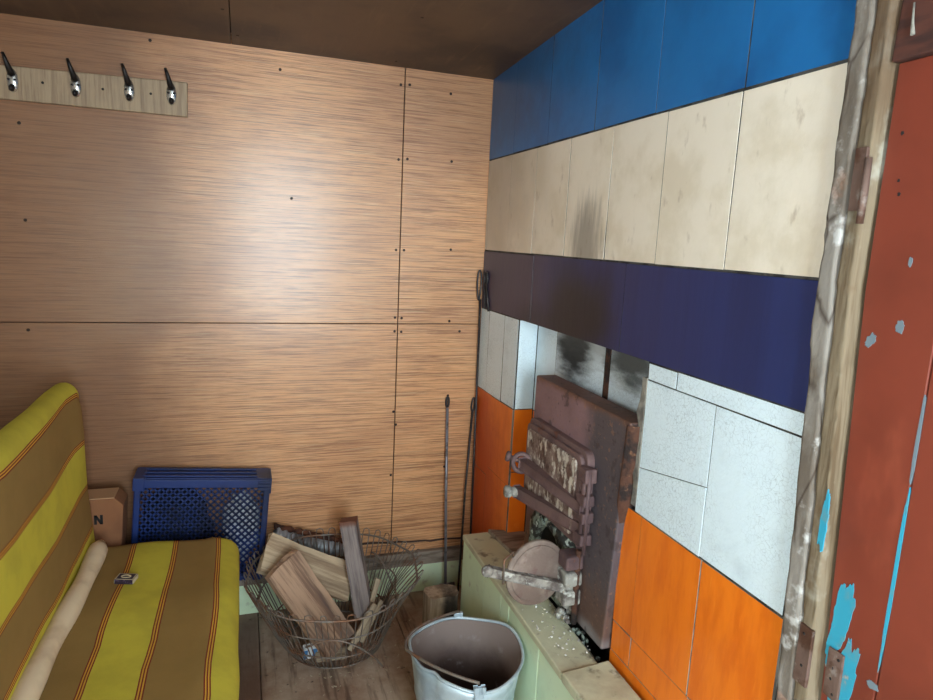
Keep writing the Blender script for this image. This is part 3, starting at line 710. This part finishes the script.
NL = 40
for k in range(NL):
    a0 = 2*math.pi*(k+.22+random.uniform(-.06, .06))/NL; a1 = 2*math.pi*(k+.78+random.uniform(-.06, .06))/NL; am = (a0+a1)/2
    up = [bp(a0, t) for t in (0, .15, .3, .5, .7, .85, .97)]; dn = [bp(a1, t) for t in (.97, .85, .7, .5, .3, .15, 0)]
    tp = bp(am, 1.04); l_ = bp(a0*.75+am*.25, 1.025); r_ = bp(a1*.75+am*.25, 1.025)
    m = MB(); m.tube(up+[l_, tp, r_]+dn, .0021, 5); part(m, 'wire_loop', 'wire', bas)
m = MB(); pts = []
for k in range(17):
    t = k/16; a = 4.25+t*.95; p = bp(a, .80); pts.append(Vector((p.x, p.y-.012-.01*math.sin(math.pi*t), p.z-.05+.085*math.sin(math.pi*t)-.12*t)))
m.tube(pts, .0032, 6); part(m, 'wire_handle', 'wire', bas)
m = MB(); pts = []
for k in range(13):
    t = k/12; a = 2.62+t*.42; p = bp(a, .95); pts.append(Vector((p.x+.03*math.sin(math.pi*t), p.y, p.z-.16*(1-t)-.0)))
m.tube(pts, .0042, 6); part(m, 'wire_handle', 'wire', bas)
m = MB(); pts = []
for k in range(13):
    t = k/12; a = .35+t*.5; p = bp(a, .80); pts.append(Vector((p.x-.02, p.y-.02, p.z-.10*(1-math.sin(math.pi*.5*t)))))
m.tube(pts, .0036, 6); part(m, 'wire_handle', 'wire', bas)

# firewood in the basket
def plank(name, mat, p0, p1, wdt, th, nrm, label, cat='firewood', group='pieces of firewood in the wire basket', taper=1, bev=.004, seed=0, sub=6):
    p0, p1 = Vector(p0), Vector(p1); d_ = (p1-p0).normalized(); n_ = Vector(nrm); n_ = (n_-d_*n_.dot(d_)).normalized(); y_ = n_.cross(d_)
    L_ = (p1-p0).length; m = MB()
    rows = []
    for i in range(sub+1):
        t = i/sub; x = -L_/2+L_*t; w_ = wdt/2*(1+(taper-1)*t); row = []
        base = [(-w_, -th/2), (-w_*.3, -th/2), (w_*.3, -th/2), (w_, -th/2), (w_, th/2), (w_*.3, th/2), (-w_*.3, th/2), (-w_, th/2)]
        for j, (y, z) in enumerate(base):
            q = Vector((x, y, z)); e = .05*wdt*mnoise.noise(Vector((x*14+seed, j*1.7, seed)))
            q.y += e; q.z += .09*th*mnoise.noise(Vector((x*20, j*2.1+seed, 3)))
            if i in (0, sub): q.x += .012*mnoise.noise(Vector((y*40, z*40, seed+i)))*(wdt/.1)
            row.append(q)
        rows.append(row)
    m.grid(rows, closed_u=True, cap=True)
    for f_ in m.bm.faces: f_.smooth = False
    es = [e for e in m.bm.edges if e.is_manifold and e.calc_face_angle(0) > .8]
    bmesh.ops.bevel(m.bm, geom=es, offset=bev, segments=2, affect='EDGES', profile=.5)
    o = m.build(name, mat, None, label, cat=cat, group=group)
    o.matrix_world = Matrix.Translation((p0+p1)/2) @ Matrix((d_, y_, n_)).transposed().to_4x4()
    return o
plank('firewood_plank', 'plank_b', (-.870, -.275, .385), (-.560, -.240, .205), .135, .028, (.25, -.75, .6), 'pale weathered board lying behind the wide brown board in the basket', seed=5)
plank('firewood_plank', 'plank_a', (-.815, -.375, .385), (-.615, -.400, .060), .135, .030, (.35, -.8, .5), 'wide brown board slanting down to the front of the wire basket', seed=2)
plank('firewood_post', 'plank_c', (-.512, -.300, .105), (-.574, -.270, .475), .062, .050, (-.35, -1, .15), 'dark grey squared post standing upright in the wire basket', seed=9, taper=.95)
plank('firewood_stick', 'stick', (-.535, -.350, .030), (-.462, -.285, .235), .020, .014, (0, -1, .2), 'pale split stick leaning at the right inside the basket, tallest of three', seed=11, bev=.002)
plank('firewood_stick', 'stick', (-.580, -.385, .028), (-.486, -.360, .180), .022, .012, (0, -1, .2), 'pale split stick leaning in front of the taller stick inside the basket', seed=13, bev=.002)
plank('firewood_stick', 'stick', (-.530, -.345, .028), (-.452, -.310, .160), .016, .012, (0, -1, .2), 'short pale stick at the far right inside the basket', seed=15, bev=.002)
plank('firewood_plank', 'stick', (-.700, -.395, .030), (-.595, -.405, .034), .040, .016, (0, -.2, 1), 'small pale offcut lying on the basket floor beside the blue packet', seed=17, bev=.002)
pk = thing('cigarette_packet', 'small white and blue paper packet lying at the bottom of the basket front', 'packet', (-.715, -.368, .017), (0.25, 0, .12))
m = MB(); m.box((-.028, -.012, 0), (.028, .012, .050), .002); m.build('packet_body', 'packwhite', pk)
for x0, x1 in ((-.0285, -.014), (.004, .020)):
    m = MB(); m.box((x0, -.0125, .004), (x1, -.0115, .044)); m.build('blue_stripe', 'packblue', pk)
# ridged grey hose behind the planks
m = MB(); p0, p1 = Vector((-.825, -.046, .343)), Vector((-.535, -.046, .245)); d_ = (p1-p0); pts = []; rs = []
for i in range(61):
    t = i/60; pts.append(p0+d_*t+Vector((0, 0, -.012*math.sin(t*3.1)))); rs.append(.030+.0035*math.sin(t*2*math.pi*11))
m.tube(pts, rs, 14)
hose = m.build('ridged_hose', 'duct', None, 'grey ridged hose with a rusty torn edge, behind the planks in the basket', cat='hose')
m = MB(); rows = []
for i in range(41):
    t = i/40; p = p0+d_*t+Vector((0, 0, .026)); rag = .012*mnoise.noise(Vector((t*16, 0, 3)))
    rows.append([p+Vector((0, -.010, -.004)), p+Vector((0, -.006, .012+rag)), p+Vector((0, .004, .014+rag)), p+Vector((0, .012, 0))])
m.grid(rows, closed_u=True, cap=True); m.build('torn_edge', 'rustrag', hose)

# split log between bucket and ledge end
m = MB(); rows = []
for i in range(7):
    z = .190*i/6; row = []
    for k in range(20):
        a = 2*math.pi*k/20; ca, sa = math.cos(a), math.sin(a); q = 1/max(abs(ca)/.062, abs(sa)/.045, .001); q = min(q, .066)
        q *= 1+.07*mnoise.noise(Vector((ca*3, sa*3, z*4)))
        row.append(Vector((ca*q, sa*q, z+(.010*mnoise.noise(Vector((ca*4, sa*4, 8))) if i == 6 else 0))))
    rows.append(row)
m.grid(rows, closed_u=True, cap=True)
o = m.build('firewood_log', 'charlog', None, 'short charred log standing on end between the bucket and the ledge', cat='firewood'); o.location = (-.232, -.350, 0)
for p in o.data.polygons: p.use_smooth = False

# ================================================================== FIRE TOOLS
t1 = thing('fire_shovel', 'steel fire shovel leaning on the wood wall left of the other tools', 'shovel', (-.130, -.075, 0))
m = MB(); loop = [Vector((-.132+.006*math.cos(a), -.012, .835+.022*math.sin(a))) for a in [math.radians(-80+340*k/14) for k in range(15)]]
m.tube([(-.126, -.078, .045), (-.130, -.040, .45), (-.132, -.0135, .81)], .0062, 8); part(m, 'rod', 'steelrod', t1)
m = MB(); m.tube(loop, .0045, 6); part(m, 'handle_loop', 'blackiron', t1)
m = MB(); m.prism([(-.148, -.062), (-.142, -.135), (-.088, -.135), (-.080, -.062)], 2, .001, .007, .002)
m.box((-.148, -.066, .0), (-.080, -.060, .050), .002); part(m, 'blade', 'ashgrey', t1)
t2 = thing('fire_poker', 'thin dark poker with a flat loop leaning between shovel and corner', 'poker', (-.05, -.06, 0))
m = MB(); m.tube([(-.062, -.060, .002), (-.042, -.032, .44), (-.020, -.012, .79)], .0050, 8); part(m, 'rod', 'blackiron', t2)
m = MB(); m.tube([Vector((-.018+.007*math.cos(a)+.0025*math.sin(a), -.012, .820+.030*math.sin(a))) for a in [2*math.pi*k/18 for k in range(18)]], .0038, 6, closed=True); part(m, 'handle_loop', 'blackiron', t2)
t3 = thing('fire_poker', 'long black poker with a narrow eye, standing tallest in the corner', 'poker', (-.012, -.03, 0))
m = MB(); m.tube([(-.012, -.050, .002), (-.011, -.035, .6), (-.012, -.016, 1.265)], .0048, 8); part(m, 'rod', 'blackiron', t3)
m = MB(); m.tube([Vector((-.019+.011*math.cos(a)*(.75+.25*math.sin(a)), -.014, 1.322+.060*math.sin(a))) for a in [2*math.pi*k/24 for k in range(24)]], .0036, 6, closed=True); part(m, 'handle_loop', 'blackiron', t3)
t4 = thing('wire_hook', 'small black wire loop hanging on the navy tile right beside the long poker', 'hook', (-.006, -.05, 1.39))
m = MB(); m.tube([Vector((-.0055, -.055+.016*math.cos(a), 1.352+.026*math.sin(a))) for a in [2*math.pi*k/24 for k in range(24)]], .0048, 6, closed=True); part(m, 'eye', 'blackiron', t4)
m = MB(); m.tube([(-.0055, -.044, 1.334), (-.0055, -.050, 1.28), (-.0055, -.058, 1.235)], .0048, 6); m.tube([(-.0055, -.064, 1.332), (-.0055, -.078, 1.28), (-.0055, -.100, 1.225)], .0042, 6); part(m, 'shank', 'blackiron', t4)

# cable pinned above the skirting
m = MB(); pts = [(-.80, -.005, .245), (-.62, -.0055, .268), (-.48, -.005, .240), (-.32, -.006, .233), (-.18, -.005, .222), (-.02, -.005, .221)]
dense = []
for i in range(len(pts)-1):
    for k in range(6): dense.append(Vector(pts[i]).lerp(Vector(pts[i+1]), k/6)+Vector((0, 0, .002*math.sin(i*3+k))))
dense.append(Vector(pts[-1])); m.tube(dense, .0042, 8)
m.build('cable', 'cable', None, 'thin brown cable running along the wood wall above the skirting', cat='cable')

# ================================================================== SOFA
def stripe_mat(name, stops, total):
    """stops: (start_m, colour) along the UV u axis (metres / total)"""
    mt = bpy.data.materials.new(name); mt.use_nodes = True; nt = mt.node_tree; b_ = nt.nodes['Principled BSDF']
    t = N(nt, 'ShaderNodeTexCoord'); x = N(nt, 'ShaderNodeSeparateXYZ'); nt.links.new(t.outputs['UV'], x.inputs[0])
    colours = {'y': (208, 196, 72), 'b': (154, 124, 72), 'r': (128, 44, 40), 'o': (226, 172, 66)}
    prev = lin(colours[stops[0][1]])
    for pos, cc in stops[1:]:
        g_ = N(nt, 'ShaderNodeMath', operation='GREATER_THAN'); nt.links.new(x.outputs['X'], g_.inputs[0]); g_.inputs[1].default_value = pos/total
        prev = mix(nt, g_.outputs[0], prev, lin(colours[cc]))
    out = mix(nt, mul(nt, ramp(nt, .35, .7, noise(nt, 9, det_() if False else (1, 1, 1), 4)), .22), prev, lin((120, 100, 56)))
    nt.links.new(out, b_.inputs['Base Color']); b_.inputs['Roughness'].default_value = .85; b_.inputs['Specular IOR Level'].default_value = .2
    bn = N(nt, 'ShaderNodeBump'); bn.inputs['Strength'].default_value = .25; bn.inputs['Distance'].default_value = .002
    nt.links.new(noise(nt, 260), bn.inputs['Height'])
    b2 = N(nt, 'ShaderNodeBump'); b2.inputs['Strength'].default_value = .35; b2.inputs['Distance'].default_value = .02
    nt.links.new(noise(nt, 5, (1, .5, 1), 2), b2.inputs['Height']); nt.links.new(bn.outputs[0], b2.inputs['Normal'])
    nt.links.new(b2.outputs[0], b_.inputs['Normal'])
    return mt
def triple(p, after):
    w_ = .0032
    return [(p-2.5*w_, 'r'), (p-1.5*w_, 'o'), (p-.5*w_, 'r'), (p+.5*w_, 'o'), (p+1.5*w_, 'r'), (p+2.5*w_, after)]
def swept(prof, ys, wob, name, mat, parent, total, end_z, end_r, ctr, inset_x=True):
    """cushion cover: profile (x, z) swept along y, far end rounded over"""
    m = MB(); uvs = [0]
    for p, q in zip(prof, prof[1:]): uvs.append(uvs[-1]+math.hypot(q[0]-p[0], q[1]-p[1]))
    rows = []
    y_end = ys[0]
    ring_list = []
    for k in range(7):                      # rounded far end
        a = math.pi/2*k/6; ring_list.append((y_end-end_r*(1-math.sin(a)) if False else y_end-end_r+end_r*math.cos(a), end_r*(1-math.sin(a)), 0))
    ring_list = [(y, ins, 0) for (y, ins, _) in ring_list]
    rows.append([(ctr[0]+(x-ctr[0])*.9, y_end, end_z+(z-end_z)*.02) for x, z in prof])
    for (y, ins, _) in ring_list:
        row = []
        for x, z in prof:
            dx, dz = x-ctr[0], z-ctr[1]; L_ = math.hypot(dx, dz) or 1
            k = max(0, 1-ins/L_)
            row.append((ctr[0]+dx*k, y, ctr[1]+dz*k))
        rows.append(row)
    for y in ys[1:]: rows.append([(x, y, z) for x, z in prof])
    rows = [[Vector(p)+wob(Vector(p), j/len(prof)) for j, p in enumerate(r)] for r in rows]
    vs = m.grid(rows)
    uvl = m.bm.loops.layers.uv.new('UVMap'); idx = {}
    for r in vs:
        for j, v in enumerate(r): idx[v] = uvs[j]/total
    for f_ in m.bm.faces:
        for l in f_.loops: l[uvl].uv = (idx[l.vert]+(.012*mnoise.noise(Vector((l.vert.co.y*2.6, idx[l.vert]*2, total)))+.004*mnoise.noise(Vector((l.vert.co.y*9, idx[l.vert]*3, total))))/total, l.vert.co.y)
    return m.build(name, mat, parent), uvs
sofa = thing('sofa', 'yellow and brown striped sofa standing along the left wall', 'sofa', (0, 0, 0))
# seat: from the crease over the top and down the front
SX0, SX1, SZ = -1.43, -.948, .455
prof = [(SX0, SZ+.015), (-1.38, SZ+.006)] + [(x, SZ+.010*math.sin((x+1.43)/.43*math.pi)) for x in (-1.34, -1.30, -1.26, -1.22, -1.18, -1.14, -1.10, -1.06)]
prof += [(-1.03, SZ+.006), (-1.005, SZ-.002)]
prof += [(SX1-.055+.055*math.sin(a), SZ-.060+.055*math.cos(a)) for a in [math.radians(q) for q in (15, 35, 55, 75, 90)]]
prof += [(SX1-.002, .34), (SX1-.006, .28), (SX1-.012, .20), (SX1-.018, .12), (SX1-.020, .05)]
tot = sum(math.hypot(q[0]-p[0], q[1]-p[1]) for p, q in zip(prof, prof[1:]))
def s_of(x): return x-SX0+.002
stops = [(0, 'b')] + triple(s_of(-1.277), 'y') + triple(s_of(-1.151), 'b') + triple(s_of(-1.014), 'y') + triple(s_of(-.885), 'b') + triple(s_of(-.77), 'y')
MT['seat_stripe'] = stripe_mat('striped_seat_fabric', stops, tot)
def wob_seat(p, s):
    k = 1 if s > .02 else 0
    return Vector((0, 0, .010*mnoise.noise(Vector((p.x*5, p.y*4, 1)))*k)) + Vector((.006*mnoise.noise(Vector((p.y*6, p.z*9, 4))), 0, 0))*(1 if s > .5 else 0)
ys = [-.235]+[-.30-.06*i for i in range(40)]
swept(prof, ys, wob_seat, 'seat', 'seat_stripe', sofa, tot, .16, .055, (-1.2, .30))
# backrest: up the front, over the rounded top, down behind
BT = 1.010
prof = [(-1.395, .440), (-1.398, .55), (-1.402, .65), (-1.407, .75), (-1.412, .85), (-1.417, .93), (-1.424, .965)]
prof += [(-1.457+.036*math.cos(a), BT-.040+.040*math.sin(a)) for a in [math.radians(q) for q in (20, 40, 60, 80, 100, 120, 140, 160)]]
prof += [(-1.497, .93), (-1.508, .85), (-1.53, .7), (-1.55, .5), (-1.56, .25)]
tot2 = sum(math.hypot(q[0]-p[0], q[1]-p[1]) for p, q in zip(prof, prof[1:]))
stops = [(0, 'y')] + triple(.085, 'b') + triple(.225, 'y') + triple(.372, 'b') + triple(.525, 'y') + triple(.86, 'b') + triple(1.0, 'y')
MT['back_stripe'] = stripe_mat('striped_back_fabric', stops, tot2)
def wob_back(p, s): return Vector((.008*mnoise.noise(Vector((p.y*4, p.z*4, 2))), 0, .006*mnoise.noise(Vector((p.y*3, 0, 7)))))
ys = [-.225]+[-.30-.07*i for i in range(34)]
swept(prof, ys, wob_back, 'backrest', 'back_stripe', sofa, tot2, .42, .045, (-1.455, .72))
m = MB(); m.box((-1.56, -2.62, .05), (-1.02, -.032, .208), .006); m.build('base', 'frame_wood', sofa)
for x in (-1.52, -1.06):
    for y in (-2.5, -.12):
        m = MB(); m.box((x-.025, y-.025, 0), (x+.025, y+.025, .052), .003); m.build('leg', 'frame_wood', sofa)
# rolled cloth in the crease
m = MB(); pts = []; rs = []
for i in range(30):
    t = i/29; pts.append(Vector((-1.368-.018*t+.004*math.sin(t*9), -.315-1.10*t, .489-.004*math.sin(t*4)))); rs.append(.027+.002*math.sin(t*23))
rs[0] = .017
m.tube(pts, rs, 14)
m.build('cloth_roll', 'rollcloth', None, 'long cream roll of cloth in the crease of the striped sofa', cat='roll')
# matchbox
mb = thing('matchbox', 'small dark matchbox lying on the sofa seat', 'matchbox', (-1.262, -.530, .467), (0, .03, -.25))
m = MB(); m.box((-.027, -.018, .001), (.027, .018, .013), .0008); m.build('tray', 'paper_pale', mb)
m = MB(); m.box((-.0255, -.0185, .0), (.0255, .0185, .0142), .0006); m.build('sleeve', 'striker', mb)
m = MB(); m.box((-.0255, -.0175, .0141), (.0255, .0175, .0147)); m.build('top_border', 'paper_pale', mb)
m = MB(); m.box((-.0225, -.0145, .0146), (.0225, .0145, .0150)); m.build('top_label', 'paper_dark', mb)
m = MB(); m.tube([(.013*math.cos(a), .007*math.sin(a), .0150) for a in [2*math.pi*k/20 for k in range(20)]], .0018, 6, closed=True); m.build('emblem', 'paper_pale', mb)

# ================================================================== CRATE AND BOX BEHIND THE SOFA
cr = thing('plastic_crate', 'blue plastic lattice crate tipped on its side against the wood wall', 'crate', (-1.08, -.028, .425), (0.0, math.radians(4.5), 0))
CW, CH, CD = .222, .195, .120      # half width, half height, depth
m = MB(); p_ = .025; rr = .0032     # lattice facing the room
x0, x1, z0, z1 = -CW+.014, CW-.014, -CH+.014, CH-.028
n_ = int((x1-x0+z1-z0)/p_)+1
for sgn in (1, -1):
    for i in range(n_+1):
        cst = -(z1-z0)+i*p_ + x0
        # line x = cst + (z - z0) (sgn 1) or mirrored
        pa_, pb_ = [], []
        za = max(z0, z0+(x0-cst)); zb = min(z1, z0+(x1-cst))
        if zb-za < .004: continue
        A, Bq = (cst+za-z0, za), (cst+zb-z0, zb)
        if sgn < 0: A, Bq = (x0+x1-A[0], A[1]), (x0+x1-Bq[0], Bq[1])
        d2 = Vector((Bq[0]-A[0], 0, Bq[1]-A[1])); L_ = d2.length; d2.normalize()
        mat = Matrix.Translation((A[0], -CD+.002, A[1])) @ Matrix((d2, Vector((0, 1, 0)), d2.cross(Vector((0, 1, 0))))).transposed().to_4x4()
        m.box((0, -.0025, -rr), (L_, .0025, rr), 0, mat=mat)
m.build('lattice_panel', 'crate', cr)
m = MB()
m.box((-CW, -CD-.003, CH-.030), (CW, -CD+.006, CH), .002); m.box((-CW, -CD-.003, -CH), (CW, -CD+.006, -CH+.018), .002)
m.box((-CW, -CD-.003, -CH+.018), (-CW+.018, -CD+.006, CH-.030), .002); m.box((CW-.018, -CD-.003, -CH+.018), (CW, -CD+.006, CH-.030), .002)
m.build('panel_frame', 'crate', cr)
m = MB()
for sx in (-1, 1): m.box((sx*CW-.003, -CD+.006, -CH), (sx*CW+.003, 0, CH), .001)
for sz in (-1, 1): m.box((-CW, -CD+.006, sz*CH-.003), (CW, 0, sz*CH+.003), .001)
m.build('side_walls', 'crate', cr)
m = MB()
for k in range(3): m.box((-CW+.02, -CD+.02+k*.035, CH+.003), (CW-.045, -CD+.026+k*.035, CH+.008), .001)
for k in range(3): m.box((CW-.040, -CD-.008, CH-.038+k*.013), (CW+.006, -CD+.03, CH-.030+k*.013), .0015)
m.box((CW-.004, -CD-.004, CH-.052), (CW+.007, -.01, CH+.006), .002); m.box((-CW-.007, -CD-.004, CH-.04), (-CW+.03, -.01, CH+.006), .002)
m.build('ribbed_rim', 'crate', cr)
# dark cloth added inside the crate to blacken its lattice holes 
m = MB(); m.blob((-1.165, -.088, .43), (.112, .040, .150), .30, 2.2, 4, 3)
o = m.build('added_dark_cloth', 'blackcloth', None, 'black cloth added inside the blue crate to darken its holes', cat='cloth')
m = MB(); m.blob((-.945, -.085, .40), (.060, .035, .120), .45, 2.6, 4, 5)  # pale lump added behind the lattice for bright dots in its holes
o = m.build('added_bag', 'whitebag', None, 'white crumpled bag added inside the blue crate to make its right-hand holes show bright', cat='bag')
# cardboard box
bx_ = thing('cardboard_box', 'brown cardboard box with a black letter standing behind the sofa end', 'box', (-1.445, -.145, .209), (0, 0, 0))
m = MB(); m.prism([(-.12, 0), (.105, 0), (.128, .36), (.105, .385), (-.12, .385)], 1, -.055, .045, .003); m.build('box_body', 'card', bx_)
m = MB(); m.box((-.118, -.052, .385), (.102, .040, .389), .001); m.build('top_flap', 'cardedge', bx_)
m = MB(); m.box((.03, -.0562, .372), (-.10, -.0550, .378)); m.build('flap_slot', 'ink', bx_)
m = MB()
lx, lz, lw, lh, s_ = .040, .300, .026, .032, .008
m.box((lx, -.0572, lz), (lx+s_, -.0548, lz+lh)); m.box((lx+lw-s_, -.0572, lz), (lx+lw, -.0548, lz+lh))
m.prism([(lx, lz+lh), (lx+s_, lz+lh), (lx+lw, lz), (lx+lw-s_, lz)], 1, -.0572, -.0548)
m.build('printed_letter', 'ink', bx_)

# ================================================================== COAT RAIL
rail = thing('coat_rail', 'grey wooden coat rail with dark and chrome hooks on the wood wall', 'coat rail', (0, 0, 0))
m = MB(); m.prism([(-1.80, 1.866), (-1.103, 1.866), (-1.101, 1.978), (-1.80, 1.963)], 1, -.018, -.0005, .003); m.build('board', 'railboard', rail)
for x in (-1.605, -1.432, -1.278, -1.151):
    zc = 1.924+.012*(x+1.6)/.5
    m = MB(); m.blob((x, -.0195, zc), (.0165, .009, .036), 0, 1, 3); hk = m.build('hook', 'chrome', rail)
    m = MB(); m.tube([(x, -.024, zc+.016), (x-.002, -.034, zc+.028), (x-.005, -.044, zc+.042), (x-.009, -.050, zc+.058), (x-.014, -.048, zc+.074)], [.0105, .0095, .0075, .0058, .0045], 8); m.build('horn', 'dark_metal', hk)
    m = MB(); m.tube([(x, -.024, zc-.018), (x+.0005, -.034, zc-.028), (x+.001, -.042, zc-.030), (x+.001, -.047, zc-.022)], [.0085, .008, .007, .006], 8); m.build('lower_hook', 'dark_metal', hk)
    for sx in (-1, 1):
        m = MB(); m.disc((x+sx*.0085, -.0265, zc+.001), (0, -1, 0), .0036, .003, 8); m.build('screw', 'dark_metal', hk)
for x, z in ((-1.524, 1.927), (-1.355, 1.927), (-1.214, 1.929)):
    m = MB(); m.disc((x, -.0175, z), (0, -1, 0), .0040, .0012, 10); m.build('screw_hole', 'ink', rail)

# ================================================================== FLOOR DEBRIS
m = MB()
for i in range(110):
    a = random.uniform(-2.6, .6); r = random.gauss(.23, .07)
    x, y = BB.x+r*math.cos(a), BB.y+r*math.sin(a)
    if y > -.03 or x > -.17 or (Vector((x, y, 0))-bc).length < .14 or x < -.93 or (abs(x+.232) < .07 and abs(y+.345) < .06): continue
    s_ = random.uniform(.001, .0032); rot = Matrix.Translation((x, y, .001)) @ Matrix.Rotation(random.uniform(0, 3), 4, 'Z')
    m.box((-s_*random.uniform(1, 2.4), -s_*.6, 0), (s_*random.uniform(1, 2.4), s_*.6, s_*.5), 0, mat=rot)
tag(m.build('wood_chips', 'chip'), 'pale wood chips scattered on the floor around the wire basket', 'wood chips', kind='stuff')
